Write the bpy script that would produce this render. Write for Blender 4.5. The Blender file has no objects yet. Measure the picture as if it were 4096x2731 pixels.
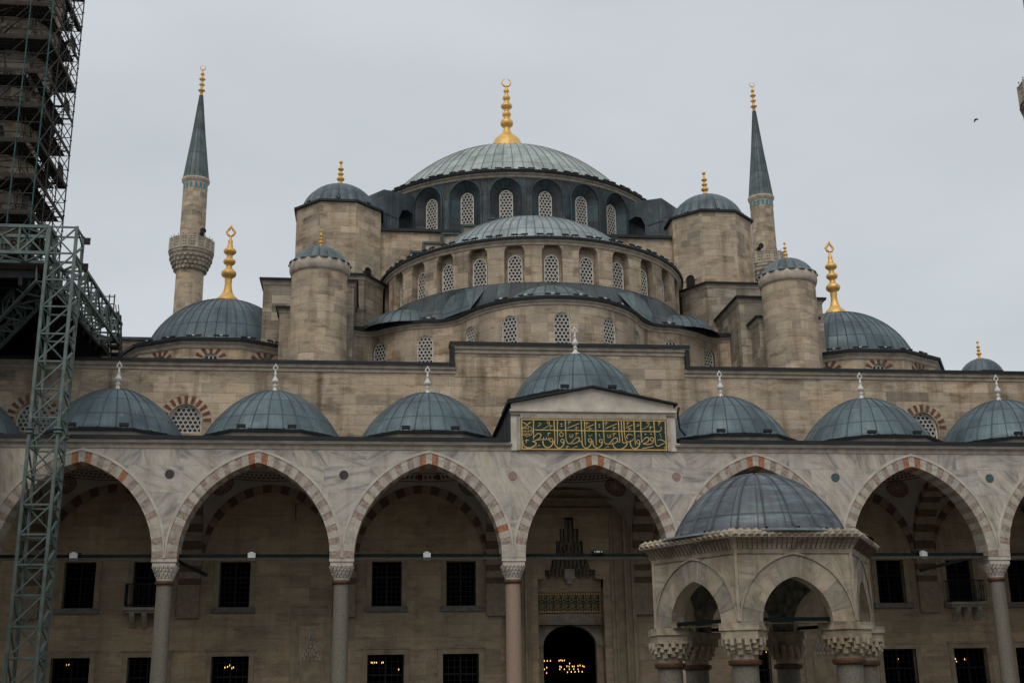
import bpy, math, random
from math import sin, cos, pi, radians, sqrt, atan2, hypot
from mathutils import Matrix, Vector
random.seed(11)
SC = bpy.context.scene
COL = SC.collection
# ------------------------------------------------------------------ camera
cam_d = bpy.data.cameras.new('camera'); cam = bpy.data.objects.new('camera', cam_d); COL.objects.link(cam)
R_ = Vector((0.99368566, -0.11123568, -0.01467741)); U_ = Vector((-0.01737851, -0.28182457, 0.95930855)); F_ = Vector((0.11084579, 0.95299609, 0.28197814))
EYE = Vector((-8.58272402, -46.3174791, 1.6))
M = Matrix.Identity(4)
for i in range(3):
    M[i][0] = R_[i]; M[i][1] = U_[i]; M[i][2] = -F_[i]; M[i][3] = EYE[i]
cam.matrix_world = M
cam_d.sensor_width = 36; cam_d.lens = 42.594; cam_d.clip_start = .1; cam_d.clip_end = 4000
SC.camera = cam
# ------------------------------------------------------------------ world, sun, exposure
SUN_EL, SUN_AZ = radians(52), radians(200)      # azimuth the light comes from: behind and left of the camera
W = bpy.data.worlds.new('World'); SC.world = W; W.use_nodes = True
wn = W.node_tree.nodes; wl = W.node_tree.links
bg = wn['Background']; bg.inputs['Strength'].default_value = .1
sky = wn.new('ShaderNodeTexSky'); sky.sky_type = 'NISHITA'; sky.sun_disc = False
sky.sun_elevation = SUN_EL; sky.sun_rotation = SUN_AZ
tc = wn.new('ShaderNodeTexCoord'); mp = wn.new('ShaderNodeMapping'); mp.inputs['Scale'].default_value = (1.2, 1.2, 3.2)
nz = wn.new('ShaderNodeTexNoise'); nz.inputs['Scale'].default_value = 1.6; nz.inputs['Detail'].default_value = 5; nz.inputs['Roughness'].default_value = .5
cr = wn.new('ShaderNodeValToRGB')
cr.color_ramp.elements[0].position = .3; cr.color_ramp.elements[0].color = (5.5, 5.9, 6.2, 1)
cr.color_ramp.elements[1].position = .7; cr.color_ramp.elements[1].color = (6.7, 7.1, 7.4, 1)
mx = wn.new('ShaderNodeMix'); mx.data_type = 'RGBA'; mx.inputs[0].default_value = .93
wl.new(tc.outputs['Generated'], mp.inputs[0]); wl.new(mp.outputs[0], nz.inputs[0]); wl.new(nz.outputs[0], cr.inputs[0])
wl.new(sky.outputs[0], mx.inputs[6]); wl.new(cr.outputs[0], mx.inputs[7]); wl.new(mx.outputs[2], bg.inputs[0])
sd = bpy.data.lights.new('sun', 'SUN'); sd.energy = 1.25; sd.angle = radians(40); sd.color = (1, .945, .86)
sun = bpy.data.objects.new('sun', sd); COL.objects.link(sun)
sdir = Vector((sin(SUN_AZ) * cos(SUN_EL), cos(SUN_AZ) * cos(SUN_EL), sin(SUN_EL)))
sun.rotation_euler = sdir.to_track_quat('Z', 'Y').to_euler()
SC.view_settings.view_transform = 'Standard'; SC.view_settings.look = 'None'; SC.view_settings.exposure = 0; SC.view_settings.gamma = 1
# ------------------------------------------------------------------ material helpers
class NT:
    def __init__(s, name):
        s.m = bpy.data.materials.new(name); s.m.use_nodes = True
        s.t = s.m.node_tree; s.b = s.t.nodes['Principled BSDF']
    def n(s, typ, **k):
        x = s.t.nodes.new('ShaderNode' + typ)
        for a, v in k.items():
            if a.startswith('i_'):
                q = a[2:]; q = int(q) if q.isdigit() else q.replace('_', ' ')
                if hasattr(v, 'is_output'): s.t.links.new(v, x.inputs[q])
                else: x.inputs[q].default_value = v
            else: setattr(x, a, v)
        return x
    def uv(s): return s.n('TexCoord').outputs['UV']
    def pos(s): return s.n('NewGeometry').outputs['Position']
    def map(s, v, sc=(1, 1, 1), rot=(0, 0, 0), loc=(0, 0, 0)):
        return s.n('Mapping', i_Vector=v, i_Scale=sc, i_Rotation=rot, i_Location=loc).outputs[0]
    def noise(s, v, scale, detail=4, rough=.55, dist=0):
        return s.n('TexNoise', i_Vector=v, i_Scale=scale, i_Detail=detail, i_Roughness=rough, i_Distortion=dist).outputs[0]
    def ramp(s, f, stops, interp='LINEAR'):
        x = s.n('ValToRGB', i_Fac=f); e = x.color_ramp.elements; x.color_ramp.interpolation = interp
        while len(e) < len(stops): e.new(.5)
        for el, (p, c) in zip(e, stops):
            el.position = p; el.color = (c, c, c, 1) if isinstance(c, (int, float)) else (*c, 1)
        return x.outputs[0]
    def mix(s, f, a, b, bt='MIX'):
        x = s.n('Mix', data_type='RGBA', blend_type=bt)
        for i, v in ((0, f), (6, a), (7, b)):
            if hasattr(v, 'is_output'): s.t.links.new(v, x.inputs[i])
            else: x.inputs[i].default_value = v if i == 0 else ((*v, 1) if len(v) == 3 else v)
        return x.outputs[2]
    def math(s, op, a, b=0.0):
        return s.n('Math', operation=op, i_0=a, i_1=b).outputs[0]
    def bump(s, h, dist=.02, st=.5, prev=None):
        x = s.n('Bump', i_Height=h, i_Distance=dist, i_Strength=st)
        if prev is not None: s.t.links.new(prev, x.inputs['Normal'])
        return x.outputs[0]
    def out(s, col, rough=.8, metal=0.0, normal=None, spec=.3):
        for k, v in (('Base Color', col), ('Roughness', rough), ('Metallic', metal), ('Specular IOR Level', spec)):
            if hasattr(v, 'is_output'): s.t.links.new(v, s.b.inputs[k])
            else: s.b.inputs[k].default_value = (*v, 1) if k == 'Base Color' else v
        if normal is not None: s.t.links.new(normal, s.b.inputs['Normal'])
        return s.m

def stone(name, tones, bw=1.05, bh=.46, joint=.012, dirt=.85, strata=.5, jcol=(.20, .165, .125), soot=.8):
    t = NT(name); uv = t.uv(); P = t.pos()
    wob = t.noise(P, .9, 2)
    uvw = t.n('VectorMath', operation='ADD', i_0=uv, i_1=t.n('VectorMath', operation='SCALE', i_0=t.n('TexNoise', i_Vector=P, i_Scale=1.3).outputs[1], i_Scale=.03).outputs[0]).outputs[0]
    br = t.n('TexBrick', i_Vector=uvw, i_Color1=(0, 0, 0, 1), i_Color2=(1, 1, 1, 1), i_Mortar=(.5, .5, .5, 1), i_Scale=1.0, i_Mortar_Size=joint, i_Mortar_Smooth=.5, i_Bias=0.0, i_Brick_Width=bw, i_Row_Height=bh)
    br.offset = .43; br.offset_frequency = 2; br.squash = .72; br.squash_frequency = 3
    n = len(tones)
    col = t.ramp(br.outputs['Color'], [(i / (n - 1), c) for i, c in enumerate(tones)])
    st = t.noise(t.map(P, (1.1, 1.1, 6.5)), 1.0, 6, .7, .3)
    col = t.mix(strata, col, t.ramp(st, [(.3, .40), (.47, 1.0), (.72, 1.25)]), 'MULTIPLY')
    big = t.noise(P, .28, 4)
    col = t.mix(.75, col, t.ramp(big, [(.32, (.68, .68, .69)), (.5, (1, 1, 1)), (.68, (1.2, 1.12, 1.0))]), 'MULTIPLY')
    fine = t.noise(P, 14, 5, .7)
    col = t.mix(.6, col, t.ramp(fine, [(.3, .72), (.6, 1.12)]), 'MULTIPLY')
    stre = t.noise(t.map(P, (1.6, 1.6, .16)), 1.0, 6, .62)
    col = t.mix(dirt, col, t.ramp(stre, [(.30, (.36, .33, .30)), (.40, (.72, .69, .66)), (.50, (1, 1, 1))]), 'MULTIPLY')
    blot = t.noise(t.map(P, (1, 1, 2.2)), 1.1, 5, .6)
    col = t.mix(soot, col, t.ramp(blot, [(.53, (1, 1, 1)), (.66, (.60, .55, .50)), (.76, (.42, .38, .35))]), 'MULTIPLY')
    col = t.mix(t.math('MULTIPLY', br.outputs['Fac'], .45), col, jcol)
    nb = t.bump(t.math('SUBTRACT', 1.0, br.outputs['Fac']), .03, .5)
    nb = t.bump(t.math('ADD', fine, st), .03, .45, nb)
    return t.out(col, .92, 0, nb, .15)

def marble(name, light, dark, warm, bw=1.75, bh=1.02, scale=1.0, contrast=1.0, joint=.006, grime=.45):
    t = NT(name); uv = t.uv(); P = t.pos()
    br = t.n('TexBrick', i_Vector=uv, i_Color1=(0, 0, 0, 1), i_Color2=(1, 1, 1, 1), i_Mortar=(.5, .5, .5, 1), i_Scale=1.0, i_Mortar_Size=joint, i_Mortar_Smooth=.2, i_Bias=0.0, i_Brick_Width=bw, i_Row_Height=bh)
    br.offset = .37; br.squash = .8; br.squash_frequency = 2
    rnd = br.outputs['Color']
    sep = t.n('SeparateColor', i_0=rnd).outputs[0]
    ang = t.math('MULTIPLY', t.math('SUBTRACT', sep, .5), 3.0)
    rv = t.n('VectorRotate', rotation_type='Z_AXIS', i_Vector=uv, i_Angle=ang).outputs[0]
    off = t.n('VectorMath', operation='ADD', i_0=rv, i_1=t.n('VectorMath', operation='SCALE', i_0=rnd, i_Scale=37.0).outputs[0]).outputs[0]
    v1 = t.noise(t.map(off, (.55 * scale, 3.4 * scale, 1)), 1.0, 6, .62, .55)
    v2 = t.noise(t.map(off, (.8 * scale, 8 * scale, 1), loc=(3, 7, 0)), 1.0, 5, .6, 1.0)
    col = t.mix(contrast, light, t.ramp(v1, [(.34, dark), (.47, (light[0] * .86, light[1] * .86, light[2] * .87)), (.6, light), (.75, warm)]))
    col = t.mix(.6 * contrast, col, t.ramp(v2, [(.30, (.62, .62, .64)), (.46, (1, 1, 1))]), 'MULTIPLY')
    col = t.mix(.7, col, t.ramp(sep, [(0, (.80, .80, .82)), (.5, (1, 1, 1)), (1, (1.06, 1.02, .95))]), 'MULTIPLY')
    stain = t.noise(t.map(P, (1.4, 1.4, .22)), 1.0, 5, .6)
    col = t.mix(grime, col, t.ramp(stain, [(.32, (.50, .43, .34)), (.50, (1, 1, 1))]), 'MULTIPLY')
    col = t.mix(grime * .8, col, t.ramp(t.noise(P, 2.6, 6, .7), [(.34, (.62, .56, .48)), (.52, (1, 1, 1))]), 'MULTIPLY')
    col = t.mix(t.math('MULTIPLY', br.outputs['Fac'], .35), col, (.16, .14, .12))
    nb = t.bump(t.math('SUBTRACT', 1.0, br.outputs['Fac']), .01, .4)
    return t.out(col, .62, 0, t.bump(t.noise(P, 9, 4), .01, .25, nb), .35)

def lead(name, c0, c1, c2, rough=.55, ph=1.3, seam=.02, streaks=.5, wash=None):
    # uv: u counts panels, v metres along the fall
    t = NT(name); uv = t.uv(); P = t.pos()
    br = t.n('TexBrick', i_Vector=uv, i_Color1=(0, 0, 0, 1), i_Color2=(1, 1, 1, 1), i_Mortar=(.5, .5, .5, 1), i_Scale=1.0, i_Mortar_Size=seam, i_Mortar_Smooth=.4, i_Bias=0.0, i_Brick_Width=1.0, i_Row_Height=ph)
    br.offset = 0; br.squash = 1
    col = t.ramp(br.outputs['Color'], [(0, c0), (.5, c1), (1, c2)])
    n1 = t.noise(P, .75, 6, .62)
    col = t.mix(1.0, col, t.ramp(n1, [(.3, (.62, .63, .65)), (.5, (1, 1, 1)), (.7, (1.26, 1.28, 1.26))]), 'MULTIPLY')
    orn = t.n('ObjectInfo').outputs['Random']
    col = t.mix(1.0, col, t.ramp(orn, [(0, (.86, .87, .90)), (1, (1.12, 1.10, 1.06))]), 'MULTIPLY')
    ox = t.noise(t.map(P, (1.6, 1.6, .5), loc=(5, 2, 8)), 1.0, 6, .7)
    col = t.mix(t.ramp(ox, [(.60, 0.0), (.72, .30)]), col, (.34, .38, .37))
    n2 = t.noise(t.map(uv, (5, .55, 1)), 1.0, 5, .65)
    col = t.mix(streaks, col, t.ramp(n2, [(.32, (.60, .62, .64)), (.52, (1, 1, 1)), (.7, (1.25, 1.3, 1.28))]), 'MULTIPLY')
    if wash:
        n3 = t.noise(t.map(P, (.8, .8, 5.5)), 1.0, 6, .7, .4)
        col = t.mix(t.ramp(n3, [(.5, 0.0), (.66, .75)]), col, wash)
    n4 = t.noise(P, 22, 3, .7)
    col = t.mix(.5, col, t.ramp(n4, [(.3, .78), (.65, 1.1)]), 'MULTIPLY')
    col = t.mix(t.math('MULTIPLY', br.outputs['Fac'], .6), col, (.02, .024, .028))
    nb = t.bump(t.noise(P, 1.6, 3), .10, .35)
    nb = t.bump(t.math('SUBTRACT', 1.0, br.outputs['Fac']), .03, .6, nb)
    return t.out(col, t.ramp(n1, [(.3, rough + .12), (.7, rough - .08)]), .25, nb, .45)

def plain(name, c, rough=.7, metal=0.0, var=.25, scale=3.0, spec=.3, streak=False, bump=.2):
    t = NT(name); P = t.pos()
    n1 = t.noise(t.map(P, (1, 1, .25)) if streak else P, scale, 5, .6)
    col = t.mix(1.0, c, t.ramp(n1, [(.3, 1 - var), (.7, 1 + var)]), 'MULTIPLY')
    return t.out(col, rough, metal, t.bump(n1, .02, bump), spec)

def glow(name, c, strength):
    t = NT(name); t.out((.8, .6, .3), .4)
    t.b.inputs['Emission Color'].default_value = (*c, 1); t.b.inputs['Emission Strength'].default_value = strength
    return t.m

TAN = [(.43, .34, .243), (.49, .392, .285), (.35, .29, .222), (.55, .445, .335), (.44, .352, .262), (.28, .232, .18), (.49, .397, .292), (.39, .312, .228)]
MAT = {}
MAT['ashlar'] = stone('ashlar_limestone', TAN)
MAT['ashlar_small'] = stone('ashlar_limestone_turret', TAN, .85, .40, .011, .5, .45)
MAT['ashlar_grimy'] = stone('ashlar_limestone_weathered', [(.30, .255, .205), (.38, .325, .26), (.22, .195, .16), (.34, .295, .24), (.46, .395, .31), (.26, .225, .18)], .95, .44, .012, .75, .6, soot=.8)
MAT['ashlar_inner'] = stone('ashlar_limestone_portico_wall', [(.39, .30, .20), (.46, .36, .245), (.355, .28, .195), (.42, .335, .235), (.31, .245, .17)], 1.25, .52, .006, .3, .5, soot=.45)
MAT['trim'] = plain('limestone_trim', (.40, .34, .27), .9, 0, .28, 2.4)
MAT['trim_light'] = plain('pale_marble_trim', (.50, .45, .385), .75, 0, .25, 1.6)
MAT['trim_brown'] = plain('weathered_marble_moulding', (.36, .31, .25), .85, 0, .3, 3.0)
MAT['marble'] = marble('grey_veined_marble', (.53, .485, .425), (.255, .245, .235), (.53, .45, .35))
MAT['marble_v'] = marble('white_marble_voussoir', (.52, .47, .40), (.33, .305, .28), (.50, .41, .315), .9, .9, 1.6, .8)
MAT['breccia'] = plain('brown_breccia_voussoir', (.315, .245, .20), .8, 0, .45, 9)
MAT['porphyry'] = plain('orange_red_breccia_voussoir', (.34, .15, .085), .8, 0, .45, 8)
MAT['marble_fd'] = marble('grey_fountain_voussoir', (.335, .295, .235), (.19, .178, .158), (.32, .26, .19), .8, .55, 2.0, .9, .004, .7)
MAT['marble_f'] = marble('weathered_fountain_marble', (.45, .385, .295), (.22, .20, .175), (.42, .33, .225), .8, .55, 1.6, .9, .006, .85)
MAT['lead_main'] = lead('pale_grey_green_lead', (.30, .345, .335), (.35, .395, .38), (.26, .305, .30), .5, 1.25, .035)
MAT['lead_blue'] = lead('blue_grey_lead', (.075, .112, .128), (.115, .158, .172), (.088, .128, .145), .5, 1.05, .035, .65)
MAT['lead_turret'] = lead('slate_grey_lead', (.10, .135, .145), (.13, .165, .175), (.085, .115, .125), .52, 1.0, .03)
MAT['lead_dark'] = lead('dark_lead_cladding', (.036, .041, .045), (.055, .062, .066), (.045, .078, .09), .6, 1.15, .02, .75, None)
MAT['lead_roof'] = lead('roof_sheet_lead', (.060, .075, .085), (.085, .10, .11), (.05, .062, .072), .55, 1.2, .02)
MAT['lead_skirt'] = lead('dark_sheet_lead', (.052, .063, .070), (.075, .088, .095), (.042, .049, .055), .55, 1.1, .035)
MAT['lead_exedra'] = lead('light_blue_grey_lead', (.13, .175, .185), (.17, .215, .22), (.11, .15, .16), .5, 1.0, .035)
MAT['lead_edge'] = plain('black_lead_gutter', (.017, .018, .021), .6, 0, .35, 2.0)
MAT['lead_fount'] = lead('stained_dark_lead', (.075, .085, .10), (.10, .115, .13), (.07, .072, .085), .5, .95, .03, .55, (.17, .23, .245))
MAT['lead_cone'] = lead('minaret_cone_lead', (.085, .115, .12), (.12, .15, .15), (.10, .13, .135), .55, 2.2, .04)
MAT['gold'] = plain('gilded_copper', (.74, .44, .125), .45, .4, .15, 3, .5, bump=.05)
MAT['trim_inner'] = plain('brown_limestone_surround', (.30, .24, .165), .9, 0, .28, 2.4)
MAT['sill'] = plain('grey_stone_sill', (.17, .165, .15), .85, 0, .25, 5)
MAT['white'] = plain('white_stone_finial', (.62, .60, .575), .7, 0, .1, 4)
MAT['grille'] = plain('white_plaster_grille', (.60, .56, .50), .85, 0, .15, 5)
MAT['dark'] = plain('dark_glass', (.012, .013, .016), .25, 0, .2, 2, .4)
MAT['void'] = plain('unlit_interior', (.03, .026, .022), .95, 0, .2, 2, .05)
MAT['iron'] = plain('green_black_iron', (.006, .010, .010), .75, 0, .3, 6, .08)
MAT['black'] = plain('black_metal', (.012, .012, .014), .5, 0, .3, 6)
MAT['bronze'] = plain('bronze_collar', (.11, .055, .032), .65, .3, .45, 8)
MAT['granite_grey'] = plain('grey_granite_column', (.175, .158, .128), .6, 0, .3, 18, .35)
MAT['granite_pink'] = plain('pink_granite_column', (.31, .22, .165), .6, 0, .2, 18, .4)
MAT['green_steel'] = plain('green_painted_steel', (.11, .145, .132), .55, 0, .35, 2.5)
MAT['scaf_pole'] = plain('galvanised_scaffold_pole', (.05, .047, .042), .6, .2, .35, 3)
MAT['scaf_green'] = plain('teal_painted_scaffold_pole', (.02, .08, .078), .5, 0, .3, 3)
MAT['deck'] = plain('dark_scaffold_planks', (.035, .028, .022), .85, 0, .4, 4)
MAT['netting'] = plain('dark_net_shade', (.010, .010, .009), .95, 0, .3, 2, .05)  # platform netting, and the sheets added to darken the wrapped minaret
MAT['plaster'] = plain('grey_plaster_vault', (.34, .30, .25), .9, 0, .15, 1.2)
MAT['paint_red'] = plain('dark_red_painted_ornament', (.10, .022, .016), .85, 0, .5, 20)
MAT['stripe_dark'] = plain('dark_brown_arch_stone', (.12, .08, .055), .85, 0, .3, 6)
MAT['stripe_light'] = plain('buff_arch_stone', (.27, .215, .15), .85, 0, .25, 5)
MAT['brick'] = plain('red_brick_voussoir', (.15, .068, .045), .9, 0, .4, 7)
MAT['tile'] = plain('turquoise_tile', (.01, .20, .27), .3, 0, .2, 5, .5)
MAT['panel_green'] = plain('dark_green_enamel', (.004, .030, .024), .45, 0, .2, 6)
MAT['panel_gold'] = plain('gilt_lettering', (.58, .385, .14), .5, .2, .12, 6)
MAT['lamp'] = plain('pale_grey_lamp_housing', (.48, .50, .50), .5, 0, .1, 5)
MAT['lens'] = plain('white_lamp_face', (.50, .52, .53), .35, 0, .05, 5)
MAT['bulb'] = glow('warm_bulb', (1.0, .58, .18), 2.4)
MAT['med1'] = plain('purple_porphyry_disc', (.055, .042, .048), .5, 0, .4, 14)
MAT['med2'] = plain('pink_granite_disc', (.29, .19, .165), .6, 0, .25, 16)
MAT['med3'] = plain('green_porphyry_disc', (.065, .095, .10), .5, 0, .35, 14)
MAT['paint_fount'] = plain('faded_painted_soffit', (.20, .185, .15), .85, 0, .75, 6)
MAT['bird'] = plain('dark_feathers', (.03, .022, .02), .8)
def stained():
    t = NT('daylit_stained_glass'); P = t.pos()
    v = t.n('TexVoronoi', i_Vector=P, i_Scale=9.0)
    c = t.ramp(t.n('SeparateColor', i_0=v.outputs['Color']).outputs[0], [(0, (.02, .03, .05)), (.3, (.25, .09, .01)), (.5, (.05, .12, .16)), (.7, (.35, .16, .02)), (1, (.12, .20, .22))], 'CONSTANT')
    t.out((.02, .02, .02), .3); t.t.links.new(c, t.b.inputs['Emission Color']); t.b.inputs['Emission Strength'].default_value = .6  # emission stands in for daylight passing through the panes
    return t.m
MAT['stained'] = stained()
def paving():
    t = NT('dimmed_marble_paving'); P = t.pos()  # ground out of view, toned dark to cut light bouncing into the portico
    br = t.n('TexBrick', i_Vector=P, i_Color1=(0, 0, 0, 1), i_Color2=(1, 1, 1, 1), i_Mortar=(.3, .3, .3, 1), i_Scale=1.0, i_Mortar_Size=.01, i_Brick_Width=1.6, i_Row_Height=.8)
    c = t.ramp(br.outputs['Color'], [(0, (.13, .125, .115)), (.5, (.165, .158, .148)), (1, (.145, .138, .127))])
    c = t.mix(.7, c, t.ramp(t.noise(P, .6, 6), [(.3, .75), (.7, 1.1)]), 'MULTIPLY')
    c = t.mix(t.math('MULTIPLY', br.outputs['Fac'], .6), c, (.12, .11, .10))
    return t.out(c, .45, 0, t.bump(br.outputs['Fac'], .01, .3), .4)
MAT['paving'] = paving()

# ------------------------------------------------------------------ mesh helpers
class MB:
    def __init__(s): s.v = []; s.f = []; s.m = []; s.uv = []; s.sm = []
    def face(s, pts, mat=0, uv=None, smooth=False):
        b = len(s.v); s.v += [tuple(p) for p in pts]; s.f.append(tuple(range(b, b + len(pts)))); s.m.append(mat); s.uv.append(uv); s.sm.append(smooth)
    def grid(s, rows, uvs=None, mat=0, smooth=True, flip=False):
        # rows: list of equal-length point lists sharing vertices
        b = len(s.v); nr = len(rows); nc = len(rows[0])
        for r in rows: s.v += [tuple(p) for p in r]
        for i in range(nr - 1):
            for j in range(nc - 1):
                q = [(i, j), (i, j + 1), (i + 1, j + 1), (i + 1, j)]
                if flip: q.reverse()
                s.f.append(tuple(b + a * nc + c for a, c in q)); s.m.append(mat(i, j) if callable(mat) else mat)
                s.uv.append([uvs[a][c] for a, c in q] if uvs else None); s.sm.append(smooth)
    def box(s, x0, x1, y0, y1, z0, z1, mat=0):
        p = [(x, y, z) for z in (z0, z1) for y in (y0, y1) for x in (x0, x1)]
        for q in ((0, 2, 3, 1), (4, 5, 7, 6), (0, 1, 5, 4), (2, 6, 7, 3), (0, 4, 6, 2), (1, 3, 7, 5)): s.face([p[i] for i in q], mat)
    def prism(s, poly, z0, z1, mat=0, cap=True):
        # poly: plan outline (counter-clockwise), z0 / z1 numbers or per-vertex lists
        n = len(poly); zb = z0 if isinstance(z0, (list, tuple)) else [z0] * n; zt = z1 if isinstance(z1, (list, tuple)) else [z1] * n
        for i in range(n):
            j = (i + 1) % n
            s.face([(*poly[i], zb[i]), (*poly[j], zb[j]), (*poly[j], zt[j]), (*poly[i], zt[i])], mat)
        if cap:
            s.face([(*poly[i], zt[i]) for i in range(n)], mat); s.face([(*poly[i], zb[i]) for i in reversed(range(n))], mat)
    def bar(s, a, b, w, h=None, mat=0, up=(0, 0, 1)):
        a = Vector(a); b = Vector(b); d = (b - a)
        if d.length < 1e-6: return
        d.normalize(); u = Vector(up)
        if abs(d.dot(u)) > .98: u = Vector((0, 1, 0))
        x = d.cross(u).normalized(); y = x.cross(d).normalized(); h = h or w; x *= w / 2; y *= h / 2
        q = [p + sx * x + sy * y for p in (a, b) for sx, sy in ((-1, -1), (1, -1), (1, 1), (-1, 1))]
        for t in ((3, 2, 1, 0), (4, 5, 6, 7), (0, 1, 5, 4), (1, 2, 6, 5), (2, 3, 7, 6), (3, 0, 4, 7)): s.face([q[i] for i in t], mat)
    def tube(s, a, b, r, n=6, mat=0, r2=None):
        a = Vector(a); b = Vector(b); d = (b - a).normalized(); u = Vector((0, 0, 1)) if abs(d.z) < .95 else Vector((0, 1, 0))
        x = d.cross(u).normalized(); y = x.cross(d); r2 = r if r2 is None else r2
        rows = [[p + (x * cos(2 * pi * k / n) + y * sin(2 * pi * k / n)) * rr for k in range(n + 1)] for p, rr in ((a, r), (b, r2))]
        s.grid(rows, None, mat, True)
        s.face([p for p in rows[1][:-1]], mat); s.face([p for p in reversed(rows[0][:-1])], mat)
    def path(s, pts, r, n=6, mat=0, closed=False):
        pts = [Vector(p) for p in pts]; m = len(pts); rows = []
        for i, p in enumerate(pts):
            a = pts[(i - 1) % m] if (closed or i > 0) else p; b = pts[(i + 1) % m] if (closed or i < m - 1) else p
            d = (b - a).normalized(); u = Vector((0, 1, 0)) if abs(d.y) < .95 else Vector((0, 0, 1))
            x = d.cross(u).normalized(); y = x.cross(d); rr = r[i] if isinstance(r, (list, tuple)) else r
            rows.append([p + (x * cos(2 * pi * k / n) + y * sin(2 * pi * k / n)) * rr for k in range(n + 1)])
        if closed: rows.append(rows[0])
        s.grid(rows, None, mat, True)
    def revolve(s, c, prof, n=32, a0=0.0, a1=2 * pi, mat=0, upan=None, smooth=True, lobe=None, flip=False):
        # prof from bottom to top [(r, z)]; angle measured from -Y towards +X
        rows = []; uvs = []; L = 0
        rmax = max(r for r, z in prof)
        for i, (r, z) in enumerate(prof):
            if i: L += hypot(r - prof[i - 1][0], z - prof[i - 1][1])
            row = []; ur = []
            for k in range(n + 1):
                a = a0 + (a1 - a0) * k / n; rr = r * (lobe(a, i / (len(prof) - 1)) if lobe else 1)
                row.append((c[0] + rr * sin(a), c[1] - rr * cos(a), z)); ur.append(((a * (upan / (2 * pi)) if upan else a * rmax), L if upan else z))
            rows.append(row); uvs.append(ur)
        s.grid(rows, uvs, mat, smooth, flip)
    def build(s, name, mats, parent=None, loc=None, rz=0.0):
        me = bpy.data.meshes.new(name); me.from_pydata(s.v, [], s.f)
        for m in (mats if isinstance(mats, (list, tuple)) else [mats]): me.materials.append(MAT[m] if isinstance(m, str) else m)
        me.polygons.foreach_set('material_index', s.m); me.polygons.foreach_set('use_smooth', s.sm)
        uvl = me.uv_layers.new(name='UVMap'); data = [0.0] * (2 * len(me.loops))
        for p, uv in zip(me.polygons, s.uv):
            nrm = p.normal
            if uv is None:
                if abs(nrm.z) > .8: tu, tv = Vector((1, 0, 0)), Vector((0, 1, 0))
                else: tu, tv = Vector((-nrm.y, nrm.x, 0)).normalized(), Vector((0, 0, 1))
            for k, li in enumerate(p.loop_indices):
                if uv is None:
                    co = me.vertices[me.loops[li].vertex_index].co; data[2 * li] = co.dot(tu); data[2 * li + 1] = co.dot(tv)
                else: data[2 * li], data[2 * li + 1] = uv[k]
        uvl.data.foreach_set('uv', data); me.update()
        o = bpy.data.objects.new(name, me); COL.objects.link(o)
        if loc: o.location = loc
        o.rotation_euler.z = rz
        if parent: adopt(o, parent)
        return o

def adopt(o, parent):
    o.parent = parent
    if parent.parent is None and parent.type == 'EMPTY':
        o.matrix_parent_inverse = (Matrix.Translation(parent.location) @ Matrix.Rotation(parent.rotation_euler.z, 4, 'Z')).inverted() if not parent.get('local') else Matrix.Identity(4)
def tag(o, label, cat, group=None):
    o['label'] = label; o['category'] = cat
    if group: o['group'] = group
    return o
def thing(name, label, cat, loc=(0, 0, 0), rz=0.0, group=None, local=False):
    o = bpy.data.objects.new(name, None); COL.objects.link(o); o.location = loc; o.rotation_euler.z = rz; o.empty_display_size = .3
    tag(o, label, cat, group)
    if local: o['local'] = True
    return o
def dup(o, parent=None, loc=None, rz=None, label=None):
    c = o.copy(); COL.objects.link(c)
    if parent is not None: c.parent = parent
    if loc is not None: c.location = loc
    if rz is not None: c.rotation_euler.z = rz
    if label: c['label'] = label
    for ch in o.children: dup(ch, c)
    return c

# ------------------------------------------------------------------ shape helpers
def arch_pts(a, rise, n=12):
    # pointed (two-centred) arch intrados from -a to a above the spring line; returns [(x, z)]
    if rise <= a * 1.001: return [(-a * cos(pi * i / (2 * n)), rise * sin(pi * i / (2 * n))) for i in range(2 * n + 1)]
    c = (rise * rise - a * a) / (2 * a); rho = a + c; th = math.asin(rise / rho); L = []
    for i in range(n + 1):
        t = th * i / n; L.append((c - rho * cos(t), rho * sin(t)))
    return L + [(-x, z) for x, z in reversed(L[:-1])]
def arch_off(a, rise, w, n=12):
    c = (rise * rise - a * a) / (2 * a) if rise > a * 1.001 else 0.0; rho = a + c + w
    th = math.acos(min(1, c / rho)); L = []
    for i in range(n + 1):
        t = th * i / n; L.append((c - rho * cos(t), rho * sin(t)))
    return L + [(-x, z) for x, z in reversed(L[:-1])]
class Op:   # arched opening in a wall: centre u, half width, sill, spring, rise; splay = (half width, rise, spring, sill) of the inner outline
    def __init__(s, u, a, zs, zp, rise, depth=.3, inner=None, flat=False, n=8):
        s.u = u; s.a = a; s.zs = zs; s.zp = zp; s.rise = rise; s.depth = depth; s.inner = inner; s.flat = flat; s.n = n
    def outline(s, inner=False):
        a, r, zp = (s.inner[0], s.inner[1], s.inner[2]) if inner and s.inner else (s.a, s.rise, s.zp)
        if s.flat: return [(-a, zp), (a, zp)]
        return [(x, zp + z) for x, z in arch_pts(a, r, s.n)]
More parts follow.
